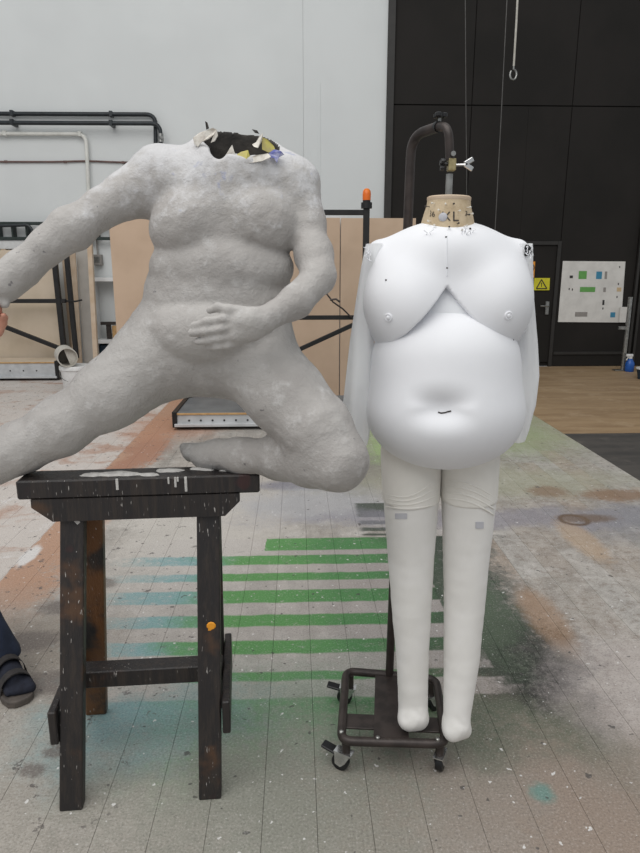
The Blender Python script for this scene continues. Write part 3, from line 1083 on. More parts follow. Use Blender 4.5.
# wagon A: in the middle, behind the statue
yA = 5.45
xa = float(P(175, 425, yA)[0])
ypost = 6.15
xb = float(P(365, 300, ypost)[0])
zd = float(P(200, 413, yA)[2])
zt = float(P(365, 208, ypost)[2])
z212 = float(P(345, 212.5, ypost)[2])
z318 = float(P(330, 317.5, ypost)[2])
yb_ = ypost
pl = xa + 0.02
cart('scenery_cart', xa, xb + 0.02, yA, 0.75, zd, 'black steel scenery cart with orange beacon and light steel side channel',
     posts=[((xb, yb_, zd), (xb, yb_, zt), 0.055), ((pl, yb_, zd), (pl, yb_, z212 - 0.02), 0.05)],
     bars=[((pl, yb_, z212), (xb, yb_, z212), 0.045), ((pl, yb_, z318), (xb - 0.03, yb_, z318), 0.04),
           ((float(P(250, 372, yb_)[0]), yb_, float(P(250, 372, yb_)[2])), (xb - 0.03, yb_, float(P(357, 321, yb_)[2])), 0.04)],
     holes=[xa + 0.12 + 0.1 * i for i in range(13)], beacon=(xb, yb_, zt - 0.004))
# loose wire behind the elbow, hanging on the brace
wr = MB().tube([P(326, 293, yb_ - 0.04), P(333, 302, yb_ - 0.05), P(343, 309, yb_ - 0.05), P(350, 316, yb_ - 0.04), P(352, 318, yb_ - 0.035)], 0.008, 6)
wr.tube([P(330, 300, yb_ - 0.05), P(336, 299, yb_ - 0.06), P(340, 302, yb_ - 0.06)], 0.010, 6)
wo = wr.build('wire', 'brown_metal', origin=P(352, 318, yb_ - 0.035), smooth=True)
tag(wo, 'twisted dark wire poking out from the steel brace by the beacon post', 'wire')
# wagon B: left, in front of the cream flat
yB = 8.05
xl, xr2 = float(P(-100, 372, yB)[0]), float(P(57, 372, yB)[0])
zdB = float(P(30, 362, yB)[2])
yb2 = yB + 0.30
p58, p66 = P(59.5, 300, yb2), P(69, 310, yb2)
zz = float(P(60, 235, yb2)[2])
z301 = float(P(30, 301, yb2)[2])
cart('scenery_cart', xl, xr2, yB, 0.40, zdB, 'black steel scenery cart standing in front of the cream flat',
     posts=[((p58[0], yb2, zdB), (p58[0] - 0.02, yb2, zz), 0.06), ((P(69.5, 345, yb2)[0] + 0.06, yb2 + 0.04, zdB + 0.0), (P(61, 235, yb2)[0] + 0.03, yb2 + 0.04, zz), 0.055)],
     bars=[((xl, yb2, z301), (P(66, 301, yb2)[0], yb2, z301), 0.05), ((P(-20, 317, yb2)[0], yb2, P(-20, 317, yb2)[2]), (P(59, 348, yb2)[0], yb2, P(59, 348, yb2)[2]), 0.05)],
     holes=[xr2 - 0.25 - 0.16 * i for i in range(7)], deck='cream_board')
hk = MB().tube([P(66, 301, yb2), P(75, 301.5, yb2 - 0.03), P(82, 300, yb2 - 0.03)], 0.012, 6)
hk.build('bar_hook', 'black_metal', bpy.data.objects['scenery_cart.001'], smooth=True)

# bucket and tube
bk = G(77, 393)
bt = thing('bucket', bk, 'white plastic bucket with a rim in front of the carts', 'bucket')
bh = 0.31
MB().lathe([(0.125, 0.0), (0.13, 0.006), (0.152, bh), (0.146, bh), (0.144, bh - 0.01), (0.122, 0.012)], bk, 28).build('pail', 'white_plastic', bt, smooth=True)
MB().lathe([(0.150, bh - 0.045), (0.163, bh - 0.04), (0.163, bh - 0.005), (0.158, bh + 0.003), (0.150, bh + 0.003)], bk, 28).build('rim', 'white_plastic', bt, smooth=True)
MB().lathe([(0.147, bh - 0.03), (0.147, bh - 0.022)], bk, 28).build('plaster_fill', 'splash', bt)
for s in (-1, 1):
    MB().lathe([(0.014, 0), (0.014, 0.012)], bk + (s * 0.150, 0, bh - 0.06), 10, (s, 0, 0)).build('handle_lug', 'white_plastic', bt)
MB().tube([bk + (0.16 * math.cos(a), -0.16 * math.sin(a) * 0.85, bh - 0.06 - 0.10 * math.sin(a)) for a in np.linspace(0, math.pi, 13)], 0.004, 6).build('wire_handle', 'steel', bt, smooth=True)
tc = np.array(bk) + (-0.06, -0.06, bh + 0.003 + 0.105)
dax = np.array((0.42, -0.9, 0.0))
dax /= np.linalg.norm(dax)
tt = thing('cardboard_tube', tc - (0, 0, 0.105), 'short grey cardboard tube lying across the white bucket', 'tube')
m = MB().lathe([(0.105, -0.18), (0.105, 0.12), (0.094, 0.12), (0.094, -0.175)], tc, 28, dax)
m.build('tube_shell', 'cardboard_tube', tt, smooth=True)
half = MB().prism([tc + dax * 0.06 + np.cross(dax, (0, 0, 1)) * 0.093 * math.cos(a) + np.array((0, 0, 1)) * 0.093 * math.sin(a) for a in np.linspace(math.pi * 0.40, math.pi * 1.40, 14)], dax * 0.006)
half.build('end_disc', 'cardboard_tube', tt)

# ================================================================== THINGS ON AND AROUND THE DARK DOOR


def quad_sheet(name, px, Y, th, mat, parent=None, **kw):
    pts = [P(x, y, Y) for x, y in px]
    m = MB().prism(pts, (0, th, 0))
    return m.build(name, mat, parent, **kw)


YS = WY - 0.012
pt = thing('plan_poster', P(590, 322, YS), 'white creased plan poster with green, blue and grey blocks', 'poster')
quad_sheet('sheet', [(563, 261), (625.5, 261.5), (621, 322.5), (558, 322)], YS, 0.008, 'paper_white', pt)


def pr(x0, y0, x1, y1, mat, nm='printed_block'):
    sl = -0.07
    quad_sheet(nm, [(x0, y0), (x1, y0), (x1 + sl * (y1 - y0), y1), (x0 + sl * (y1 - y0), y1)], YS - 0.002, 0.002, mat, pt)


pr(579, 271, 587, 279, 'green_print')
pr(596.5, 271.5, 602.2, 279, 'blue_print')
pr(605, 271.5, 607.4, 279, 'grey_print')
pr(580.2, 287, 595.4, 292, 'green_print')
pr(603.5, 287.5, 606, 292, 'grey_print')
pr(602.6, 300, 604.6, 305, 'dark_print')
pr(575.2, 312, 587.5, 316.6, 'grey_print')
pr(610.6, 312.3, 615.4, 317.4, 'blue_print')
pr(617, 287.5, 621.5, 291.5, 'tan_print')
pr(569.8, 275.5, 573, 278.2, 'dark_print')
for x, y in ((568.8, 288), (572, 288.5), (619.3, 266), (618, 283), (616.6, 296), (602.5, 307.5)):
    pr(x, y, x + 1.0, y + 2.0, 'dark_print', 'printed_mark')
cd_ = quad_sheet('paper_card', [(620.5, 307), (627.5, 307), (626, 322.4), (619.4, 322.4)], YS - 0.03, 0.015, 'paper_white', origin=P(623, 322.4, YS - 0.03))
tag(cd_, 'small white folded card beside the plan poster', 'card')

sg = thing('warning_sign', P(541, 290, YS), 'yellow sign with a black warning triangle on the black door', 'sign')
quad_sheet('plate', [(534.5, 278), (550, 278), (549.3, 290.2), (533.6, 290.2)], YS - 0.004, 0.006, 'yellow_sign', sg)
c3 = [P(541.5, 279.5, YS - 0.006), P(546.8, 288.6, YS - 0.006), P(536.4, 288.6, YS - 0.006)]
m = MB()
for i in range(3):
    m.beam(c3[i], c3[(i + 1) % 3], 0.014, 0.003, (0, 0, 1) if i == 1 else (1, 0, 0), 0)
m.build('triangle', 'ink', sg)
quad_sheet('exclamation', [(541.2, 282.6), (542, 282.6), (541.8, 287), (541.3, 287)], YS - 0.007, 0.002, 'ink', sg)
so = thing('safety_sign', P(531, 278, YS), 'orange notice with a dark round symbol beside the yellow sign', 'sign')
quad_sheet('plate', [(526, 261.5), (535.3, 261.5), (534.2, 277.6), (525, 277.6)], YS - 0.004, 0.006, 'orange_sign', so)
cc = P(530.8, 267.6, YS - 0.006)
ri = []
for a in np.linspace(0, 2 * math.pi, 20)[:-1]:
    ri.append(cc + (0.045 * math.cos(a), 0, 0.05 * math.sin(a)))
MB().tube(ri + [ri[0]], 0.007, 6, False).build('ring', 'ink', so)
quad_sheet('text_line', [(527.2, 274.2), (533.6, 274.2), (533.4, 275.8), (527, 275.8)], YS - 0.006, 0.002, 'ink', so)

# steel guard post and spray bottle
gp = G(622.5, 370.5)
gt = thing('guard_post', gp, 'grey steel guard post bracketed to the black door', 'post')
zt = float(P(628, 297, gp[1])[2])
MB().tube([gp, gp + (0.0, 0, zt)], 0.028, 10).build('tube', 'steel', gt, smooth=True)
MB().box(gp + (-0.13, -0.05, 0), gp + (0.03, 0.05, 0.012), 0.002).build('foot_plate', 'steel', gt)
zb = float(P(622, 328, gp[1])[2])
MB().box((gp[0] - 0.12, gp[1] - 0.015, zb - 0.02), (gp[0] + 0.02, gp[1] + 0.015, zb + 0.02), 0.003).build('bracket', 'steel', gt)
sp = G(629, 371.5)
st = thing('spray_bottle', sp, 'blue spray bottle with white trigger head on the floor', 'bottle')
MB().lathe([(0.050, 0), (0.058, 0.01), (0.058, 0.10), (0.050, 0.13), (0.028, 0.165), (0.022, 0.175)], sp, 18).build('bottle_body', 'blue_plastic', st, smooth=True)
hd = MB().lathe([(0.024, 0.175), (0.024, 0.20)], sp, 12)
hd.box(sp + (-0.06, -0.016, 0.20), sp + (0.03, 0.016, 0.235), 0.006)
hd.beam(sp + (-0.03, 0, 0.2), sp + (-0.055, 0, 0.15), 0.012, 0.018)
hd.build('trigger_head', 'white_plastic', st)
tu = G(645, 379)
tb_ = thing('plastic_tub', tu, 'dark blue tub with a white rim near the guard post', 'tub')
MB().lathe([(0.085, 0), (0.11, 0.13), (0.105, 0.13), (0.082, 0.01)], tu, 22).build('tub_body', 'navy_plastic', tb_, smooth=True)
MB().lathe([(0.108, 0.122), (0.118, 0.126), (0.118, 0.142), (0.108, 0.144)], tu, 22).build('tub_rim', 'white_plastic', tb_, smooth=True)

# hanging lines in front of the dark door
YH = 7.6


def line(name, pix, r, mat, label):
    pts = [P(x, y, YH) for x, y in pix]
    o = MB().tube(pts, r, 6).build(name, mat, origin=pts[-1], smooth=True)
    return tag(o, label, 'rope', 'lines hanging in front of the black door')


line('hanging_line', [(465, -40), (466, 110), (467, 215)], 0.004, 'grey_cable', 'thin grey line hanging straight down by the stand hook')
line('hanging_line', [(509, -40), (501, 120), (494.5, 240)], 0.005, 'grey_cable', 'thin slanting grey line hanging down to the suit shoulder')
ht = thing('hook_rope', P(513, 78, YH), 'pale rope ending in a metal hook above the padded suit', 'rope', 'lines hanging in front of the black door')
MB().tube([P(519.5, -40, YH), P(516.5, 20, YH), P(513.8, 66, YH)], 0.011, 8).build('rope', 'cardboard_tube', ht, smooth=True)
hc = P(513.6, 70, YH)
hkp = [hc + (0, 0, 0.05)] + [hc + (0.035 * math.sin(a), 0, -0.045 + 0.05 * math.cos(a)) for a in np.linspace(0, 1.75 * math.pi, 14)]
MB().tube(hkp, 0.010, 8).build('hook', 'steel', ht, smooth=True)

# ================================================================== TRESTLE
ZT = 0.85
tA = G(15, 481.5, ZT)
tB = G(259.5, 474.5, ZT)
ux = tB - tA
TL = float(np.linalg.norm(ux))
ux = ux / TL
uy = np.array((-ux[1], ux[0], 0))
tc_ = (tA + tB) / 2
tro = thing('trestle', (tc_ + uy * 0.045) * (1, 1, 0), 'black paint-spattered wooden trestle carrying the plaster figure', 'trestle')


def tp(a, b, z):
    """a: along the beam from the middle, b: back from the front edge"""
    p = tc_ + ux * a + uy * b
    return np.array((p[0], p[1], z))


BD = 0.085
m = MB().frame(tp(0, BD / 2, ZT - 0.024), ux * TL / 2, uy * BD / 2, (0, 0, 0.024), 0.004)
m.build('top_beam', 'trestle', tro)
zb = ZT - 0.048
m = MB()
ra0, ra1 = -0.232 + 0.0, 0.255
for b0 in (-0.002, BD - 0.020):
    poly = [tp(-0.262, b0, zb), tp(0.243, b0, zb), tp(0.243, b0, zb - 0.02), tp(0.205, b0, zb - 0.058), tp(-0.215, b0, zb - 0.058), tp(-0.262, b0, zb - 0.02)]
    MB().prism(poly, uy * 0.018).build('under_rail', 'trestle', tro)
# legs: foot positions from the floor
feet = dict(fl=G(72.5, 806), fr=G(210.5, 795), bl=G(97, 712), br=G(216, 706))
tops = dict(fl=(-0.170, 0.036), fr=(0.163, 0.036), bl=(-0.135, BD - 0.022), br=(0.160, BD - 0.022))
legs = {}
for kx in ('fl', 'fr', 'bl', 'br'):
    a, b = tops[kx]
    top = tp(a, b, zb - 0.002)
    foot = np.array(feet[kx]) * (1, 1, 0)
    legs[kx] = (top, foot)
    d = top - foot
    wd, dp = (0.058, 0.034) if kx[0] == 'f' else (0.062, 0.03)
    # horizontal cuts at both ends: prism between two level rectangles
    s1, s2 = ux * wd / 2, uy * dp / 2
    rect = [-s1 - s2, s1 - s2, s1 + s2, -s1 + s2]
    mm = MB()
    V = [foot + q for q in rect] + [top + q for q in rect]
    mm.add(V, [(3, 2, 1, 0), (4, 5, 6, 7)] + [(i, (i + 1) % 4, (i + 1) % 4 + 4, i + 4) for i in range(4)])
    o = mm.build('leg', 'trestle_brown' if kx == 'bl' else 'trestle', tro)
    bv = o.modifiers.new('bevel', 'BEVEL')
    bv.width = 0.004
    bv.segments = 2


def on_leg(kx, z):
    t_, f_ = legs[kx]
    s = (z - f_[2]) / (t_[2] - f_[2])
    return f_ + (t_ - f_) * s


# side braces and the rail between them
for s_, (f1, b1) in (('l', ('fl', 'bl')), ('r', ('fr', 'br'))):
    z = 0.225
    p, q = on_leg(f1, z), on_leg(b1, z)
    off = ux * (-0.042 if s_ == 'l' else 0.043)
    dd = (q - p) / np.linalg.norm(q - p)
    MB().beam(p + off - dd * 0.03, q + off + dd * 0.03, 0.02, 0.095, ux, 0.003).build('side_brace', 'trestle', tro)
lm = (on_leg('fl', 0.265) + on_leg('bl', 0.265)) / 2
rm = (on_leg('fr', 0.265) + on_leg('br', 0.265)) / 2
MB().beam(lm - ux * 0.03, rm + ux * 0.03, 0.055, 0.05, uy, 0.003).build('cross_rail', 'trestle', tro)
# dried plaster blobs along the top
for i, (px, py, rx) in enumerate([(205, 469, 0.035), (168, 471, 0.03), (120, 474, 0.045), (95, 475, 0.03), (236, 470, 0.03), (150, 475, 0.022)]):
    g_ = G(px, py, ZT)
    m = MB()
    nn = 16
    ring = []
    for k in range(nn):
        a = 2 * math.pi * k / nn
        r = rx * (0.7 + 0.5 * random.random())
        ring.append(g_ + (r * math.cos(a) * 1.3, r * math.sin(a) * 0.45, 0))
    top = [p * 0.75 + g_ * 0.25 + (0, 0, 0.004) for p in ring]
    m.add(ring + top + [g_ + (0, 0, 0.006)], [(k, (k + 1) % nn, (k + 1) % nn + nn, k + nn) for k in range(nn)] + [(k + nn, (k + 1) % nn + nn, 2 * nn) for k in range(nn)])
    m.build('plaster_blob', 'splash', tro, smooth=True)
for i in range(5):
    a = -0.22 + 0.45 * random.random() if i > 3 else 0.04 + 0.2 * random.random()
    L = 0.012 + 0.03 * random.random()
    w_ = 0.0018 + 0.0015 * random.random()
    MB().frame(tp(a, -0.001, ZT - L / 2), ux * w_, uy * 0.002, (0, 0, L / 2), 0.001).build('plaster_drip', 'splash', tro)
# scraps stuck to the legs
q = on_leg('fl', 0.75)
MB().frame(q + ux * 0.004 - uy * 0.02, (ux * 0.016 + np.array((0, 0, -0.020))) * 0.8, uy * 0.001, (ux * 0.004 + np.array((0, 0, 0.003))), 0).build('tape_scrap', 'splash', tro)
q = on_leg('fr', 0.46)
MB().lathe([(0.012, 0.0), (0.009, 0.002)], q - uy * 0.0175 + ux * 0.006, 10, -uy).build('orange_dab', 'orange_sign', tro)
MB().frame(q - uy * 0.0180 + ux * 0.001 - np.array((0, 0, 0.016)), ux * 0.004, uy * 0.001, (ux * 0.002 + np.array((0, 0, 0.014)))).build('orange_dab', 'orange_sign', tro)

# ================================================================== PLASTER FIGURE
B_ = []
e = lambda x, y, Y, rx, ry, rz, k=0.03, op='+', rot=None: ell(P(x, y, Y), (R(rx, x, y, Y), ry, R(rz, x, y, Y)), k, op, rot)


def rotY(deg):
    a = math.radians(deg)
    return np.array(((math.cos(a), 0, math.sin(a)), (0, 1, 0), (-math.sin(a), 0, math.cos(a))))


# trunk
B_ += [e(223, 225, 1.655, 68, 0.115, 78, 0.03),
       e(219, 300, 1.64, 74, 0.125, 66, 0.05),
       e(207, 350, 1.64, 82, 0.115, 46, 0.05)]
B_ += [cap(P(163, 182, 1.66), P(287, 188, 1.66), R(30, 163, 182, 1.66), R(28, 287, 188, 1.66), 0.05),
       e(240, 170, 1.66, 50, 0.10, 34, 0.04),
       cap(P(241, 178, 1.665), P(241, 142, 1.665), R(44, 241, 178, 1.665), R(41, 241, 142, 1.665), 0.035)]
# limbs
B_ += chain([(159, 181, 1.65, 33), (128, 195, 1.63, 21), (100, 209, 1.61, 16.5), (72, 229, 1.58, 19.5), (47, 247, 1.565, 15.5), (22, 268, 1.55, 16), (4, 283, 1.54, 15.5), (-18, 300, 1.53, 12)], 0.03)
B_ += chain([(165, 352, 1.63, 46), (112, 393, 1.60, 32.5), (60, 427, 1.58, 26.5), (20, 448, 1.575, 23.5), (-8, 460, 1.575, 22), (-50, 478, 1.58, 23), (-120, 506, 1.60, 14)], 0.04)
B_ += chain([(252, 358, 1.61, 46), (287, 397, 1.53, 37), (316, 429, 1.47, 33), (337, 460, 1.435, 29)], 0.04)
B_ += chain([(337, 461, 1.435, 29), (312, 461, 1.47, 25), (282, 457, 1.53, 21), (240, 455.5, 1.59, 16), (217, 454, 1.615, 14)], 0.03)
# right foot lying on the trestle, sole turned back
B_ += chain([(218, 454, 1.615, 14), (206, 456, 1.625, 12), (192, 452, 1.645, 9)], 0.02)
for i, (x, y) in enumerate([(184, 447), (185, 451), (187, 455), (190, 458)]):
    B_ += chain([(197, 450 + i * 2, 1.645, 5), (x, y, 1.66, 4.2)], 0.008)
# left foot beyond the frame
B_ += chain([(-120, 506, 1.60, 14), (-136, 514, 1.61, 14), (-150, 498, 1.57, 10), (-160, 480, 1.54, 8)], 0.02)
# right arm
B_ += chain([(290, 190, 1.65, 31), (306, 222, 1.62, 17.5), (314, 255, 1.57, 17.5), (319, 276, 1.53, 16.5)], 0.03)
B_ += chain([(319, 277, 1.53, 16), (296, 302, 1.475, 15.5), (262, 321, 1.428, 12.5)], 0.02)
# breast, upper and lower belly: low blending leaves the folds
B_ += [e(191, 225, 1.605, 42, 0.083, 37, 0.013, rot=rotY(-33)),
       e(260, 220, 1.605, 43, 0.082, 36, 0.013, rot=rotY(28)),
       e(222, 268, 1.605, 72, 0.088, 38, 0.009),
       e(213, 330, 1.59, 70, 0.112, 37, 0.008),
       e(212, 376, 1.60, 18, 0.05, 16, 0.03)]
# hand on the belly
B_ += chain([(262, 321, 1.428, 12.5), (250, 322, 1.418, 13), (238, 321, 1.415, 11)], 0.015)
B_ += chain([(252, 331, 1.42, 10), (237, 334, 1.415, 10)], 0.015)
fing = [[(243, 313, 1.415, 7), (229, 310, 1.41, 5.4), (218, 307.5, 1.415, 4.7), (210, 310.5, 1.42, 4.0)],
        [(236, 319, 1.412, 6), (222, 319, 1.405, 5.0), (207, 321.5, 1.408, 4.6), (194, 325.5, 1.418, 3.8)],
        [(235, 327, 1.412, 6), (221, 329, 1.403, 5.0), (206, 331, 1.407, 4.6), (191.5, 333, 1.418, 3.8)],
        [(236, 335, 1.413, 6), (222, 338, 1.407, 5.0), (209, 340, 1.412, 4.5), (198, 341.5, 1.42, 3.7)],
        [(239, 341, 1.418, 5.5), (227, 345, 1.413, 4.6), (216, 347, 1.417, 4.1), (208, 347, 1.424, 3.5)]]
for fg in fing:
    B_ += chain(fg, 0.005)
# far hand: palm, four fingers and thumb
B_ += chain([(-18, 300, 1.53, 12), (-34, 308, 1.525, 12), (-44, 314, 1.52, 10)], 0.015)
for i, dy in enumerate((-7, -2, 3, 8)):
    L = (30, 34, 32, 24)[i]
    B_ += chain([(-42, 312 + dy, 1.52, 5), (-42 - L * 0.5, 319 + dy * 1.3, 1.51, 4.6), (-42 - L, 330 + dy * 1.4, 1.515, 3.8)], 0.006)
B_ += chain([(-10, 293, 1.535, 9), (-1, 299, 1.525, 5.4), (5, 304, 1.52, 4.2)], 0.01)
# hollow neck
hole = cap(P(241, 160, 1.665), P(241, 90, 1.665), R(37, 241, 160, 1.665), R(37, 241, 90, 1.665), 0.004, '-')
rn = np.array((0.17, -0.58, 1.0))
rn /= np.linalg.norm(rn)
B_ += [ell(P(236, 130.5, 1.755) + rn * 0.9, (0.9, 0.9, 0.9), 0.006, '-'),
       cap(P(218, 150, 1.45), P(218, 150, 1.62), R(8, 222, 150, 1.56), R(8, 222, 150, 1.62), 0.008, '-'),
       cap(P(246, 151, 1.45), P(246, 151, 1.62), R(5, 246, 151, 1.56), R(5, 246, 151, 1.62), 0.008, '-'), hole]


def plaster_disp(V):
    d = fbm(V, 13.0, 0.0024, 0.0) + fbm(V, 48.0, 0.0011, 5.0, 1)
    # keep fingers clean
    return d


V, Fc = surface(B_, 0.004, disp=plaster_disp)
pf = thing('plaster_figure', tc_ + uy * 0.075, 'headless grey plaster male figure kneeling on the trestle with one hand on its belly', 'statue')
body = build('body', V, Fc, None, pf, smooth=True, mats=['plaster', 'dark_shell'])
inner = pdist(hole, V) < 0.006
fi = inner[Fc].all(1)
body.data.polygons.foreach_set('material_index', fi.astype(np.int32))


# torn paper rim round the neck
def flake(px, Y, mat, bend=0.01, up=(0, 0, 1)):
    pts = [P(x, y, Y) for x, y in px]
    n_ = len(pts)
    m = MB()
    cen = sum(pts) / n_
    A = [p + np.array((0, bend * (0.5 - random.random()), 0)) for p in pts]
    m.prism(A, (0, 0.004, 0))
    return m.build('torn_flake', mat, pf)


flake([(193, 138), (199, 133), (206, 130.5), (213, 128), (216, 129), (214, 135), (209, 139), (202, 142), (198, 147), (194, 144)], 1.585, 'flake_white')
flake([(205, 121), (207, 122), (209, 128), (206, 129)], 1.60, 'dark_shell')
flake([(226, 154), (229, 149), (232, 144.5), (234, 151), (236, 156), (230, 157)], 1.556, 'flake_white')
flake([(237, 154), (241, 151.5), (248, 150), (250, 157), (246, 161), (238, 161)], 1.554, 'flake_yellow')
flake([(252, 144), (256, 142), (260, 135), (263, 133), (262, 140), (258, 148), (254, 147)], 1.566, 'flake_white')
flake([(262, 137), (267, 139), (274, 146), (276, 151), (268, 152), (262, 149)], 1.572, 'flake_yellow')
flake([(252, 129.5), (257, 130), (259, 133), (255, 133)], 1.60, 'dark_shell')
flake([(269, 153), (274, 149), (281, 151), (284, 154), (279, 157), (277, 163), (274, 158), (270, 158)], 1.566, 'flake_blue')
flake([(248, 158), (256, 155), (268, 153), (271, 157), (262, 161), (250, 163), (238, 164), (236, 161)], 1.553, 'flake_white')
flake([(214, 134), (217, 130), (218, 136), (215, 141), (211, 143)], 1.588, 'flake_white')

# ================================================================== DRESS FORM STAND
zF = 0.105
c1, c2, c3_, c4 = (G(341, 741, zF), G(446, 744, zF), G(436, 679, zF), G(346, 671, zF))
cx = (c1 + c2 + c3_ + c4) / 4
sroot = thing('dress_form_stand', cx * (1, 1, 0), 'dark brown tubular dress form stand on locking castors', 'stand')
loop = [(c1 + c2) / 2, c2, c3_, c4, c1, (c1 + c2) / 2]
MB().tube(arc(loop, 0.035), 0.0125, 12, False).build('base_frame', 'brown_metal', sroot, smooth=True)
# flat plates: one front to back, one across
f0 = c1 * 0.52 + c2 * 0.48
b0 = c4 * 0.50 + c3_ * 0.50
dv = (b0 - f0) / np.linalg.norm(b0 - f0)
sv = np.array((dv[1], -dv[0], 0))
MB().frame((f0 + b0) / 2, sv * 0.048, dv * np.linalg.norm(b0 - f0) / 2, (0, 0, 0.003), 0.001).build('base_plate', 'brown_metal', sroot)
l0, r0 = c1 * 0.72 + c4 * 0.28, c2 * 0.72 + c3_ * 0.28
dv2 = (r0 - l0) / np.linalg.norm(r0 - l0)
MB().frame((l0 + r0) / 2 - (0, 0, 0.006), dv2 * np.linalg.norm(r0 - l0) / 2, np.array((-dv2[1], dv2[0], 0)) * 0.03, (0, 0, 0.003), 0.001).build('cross_plate', 'brown_metal', sroot)
for a, b, s in ((c1, c2, 0.35), (c1, c2, 0.92), (c4, c1, 0.94)):
    p = a + (b - a) * s
    MB().lathe([(0.006, 0.010), (0.006, 0.016), (0.003, 0.018)], p, 8).build('bolt', 'steel', sroot)
# castors
for i, (c, lock) in enumerate(((c1, True), (c2, False), (c3_, False), (c4, True))):
    inn = (cx - c) * (1, 1, 0)
    inn /= np.linalg.norm(inn)
    p = c + inn * 0.02
    cs = MB().lathe([(0.012, 0), (0.012, 0.045)], (p[0], p[1], 0.058), 10).build('castor_stem', 'brown_metal', sroot, smooth=True)
    ang = (2.6, 1.1, 0.6, 2.9)[i]
    d = np.array((math.cos(ang), math.sin(ang), 0))
    n_ = np.array((-d[1], d[0], 0))
    wc = np.array((p[0], p[1], 0.0245)) + d * 0.016
    MB().lathe([(0.0, -0.010), (0.0235, -0.010), (0.0245, -0.006), (0.0245, 0.006), (0.0235, 0.010), (0.0, 0.010)], wc, 18, n_).build('castor_wheel', 'black_plastic', sroot, smooth=True)
    fk = MB()
    for s in (-1, 1):
        fk.prism([wc + n_ * s * 0.0115 + d * a + np.array((0, 0, b)) for a, b in ((-0.034, 0.034), (0.014, 0.034), (0.012, -0.004), (-0.004, -0.010), (-0.018, 0.004))], n_ * s * 0.0022)
    fk.frame(wc + np.array((0, 0, 0.034)) - d * 0.010, d * 0.026, n_ * 0.014, (0, 0, 0.0015), 0)
    fk.build('castor_fork', 'chrome', sroot)
    if lock:
        MB().frame(wc + d * 0.034 + np.array((0, 0, 0.030)), d * 0.022 + np.array((0, 0, 0.004)), n_ * 0.014, (0, 0, 0.004), 0.002).build('brake_pedal', 'black_plastic', sroot)
# pole with bent top
YPOLE = 1.79
pb = G(391, 681, zF)
pb = np.array((P(391.5, 600, YPOLE)[0], YPOLE, zF))
xtop = float(P(412.5, 190, YPOLE)[0])
pm = np.array((xtop, YPOLE, 1.0))
p_top = P(411.5, 136, YPOLE)
lean_top = np.array((p_top[0], YPOLE, p_top[2]))
YN = 1.655
h1 = P(438, 127, 1.70)
h2 = P(448.5, 126, YN)
h3 = P(450, 160, YN)
MB().tube(arc([pb, lean_top, h1], 0.07, 8), 0.0125, 14).build('pole', 'brown_metal', sroot, smooth=True)
MB().tube(arc([h1 + (h1 - h2) * 0.3, h2, h3], 0.03, 8), 0.0105, 12).build('hook_arm', 'brown_metal', sroot, smooth=True)
MB().lathe([(0.0135, -0.006), (0.0135, 0.004)], h1, 14, h2 - h1).build('sleeve_ring', 'black_plastic', sroot, smooth=True)
kb = P(439.5, 124, 1.70)
MB().tube([kb, kb + (0, 0, 0.016)], 0.004, 8).build('knob_screw', 'steel', sroot, smooth=True)
kn = MB()
kc = kb + np.array((0, 0, 0.019))
for a in (0, 2 * math.pi / 3, 4 * math.pi / 3):
    kn.lathe([(0.006, -0.005), (0.009, -0.003), (0.009, 0.004), (0.006, 0.006)], kc + (0.010 * math.cos(a), 0.010 * math.sin(a), 0), 10)
kn.lathe([(0.010, -0.005), (0.010, 0.006)], kc, 12)
kn.build('star_knob', 'black_plastic', sroot, smooth=True)
# clamp and spindle
q1 = P(451.5, 165, YN)
MB().box(q1 + (-0.009, -0.012, -0.014), q1 + (0.009, 0.012, 0.014), 0.002).build('clamp_block', 'brass', sroot)
MB().lathe([(0.006, 0), (0.006, 0.006)], P(452, 154.5, YN) + (0.0, -0.010, 0), 10, (0, -1, 0)).build('rivet', 'steel', sroot)
q2 = P(449.5, 174, YN)
q3 = P(448.5, 196.5, YN)
MB().tube([q2, q3], 0.0085, 12).build('spindle', 'steel', sroot, smooth=True)
wn = MB()
wn.tube([q1 + (0.009, 0, 0.0), q1 + (0.034, 0, 0.001)], 0.003, 8)
for s in (1, -1):
    ce = q1 + (0.042, 0, 0.002 + s * 0.006)
    wn.frame(ce, (0.010, 0, s * 0.006), (0, 0.003, 0), (-0.0028, 0, s * 0.0048), 0.0015)
wn.build('wing_screw', 'chrome', sroot)
bk_ = MB()
kc = q1 + (-0.018, 0, 0.002)
bk_.lathe([(0.005, 0), (0.005, 0.008)], q1 + (-0.009, 0, 0.002), 8, (-1, 0, 0))
for a in range(3):
    an = a * 2.1 + 0.4
    bk_.lathe([(0.006, 0), (0.007, 0.004), (0.006, 0.009)], kc + (0, 0.009 * math.cos(an), 0.009 * math.sin(an)), 8, (-1, 0, 0))
bk_.build('side_knob', 'black_plastic', sroot, smooth=True)

# ================================================================== DRESS FORM NECK
nb, ntop = P(447, 234, YN), P(449, 198.5, YN)
nax = ntop - nb
NH = float(np.linalg.norm(nax))
nax /= NH
froot = thing('dress_form', nb - nax * 0.05, 'linen covered dress form neck with stencilled size, hung on the stand', 'dress form')
rb_, rt_ = R(28, 447, 232, YN), R(21, 449, 199, YN)
prof = [(rb_ * 1.10, -0.06), (rb_ * 1.04, 0.0), (rb_ * 0.95, NH * 0.25), (rb_ * 0.86, NH * 0.55), (rt_ * 1.04, NH * 0.8), (rt_ * 1.02, NH - 0.006)]
MB().lathe(prof, nb, 40, nax).build('neck_cover', 'linen', froot, smooth=True)
MB().lathe([(rt_ * 1.02, NH - 0.006), (rt_ * 1.04, NH - 0.004), (rt_ * 1.04, NH + 0.002), (rt_ * 0.98, NH + 0.004), (0.02, NH + 0.0045)], nb, 40, nax).build('neck_cap', 'pine', froot, smooth=True)


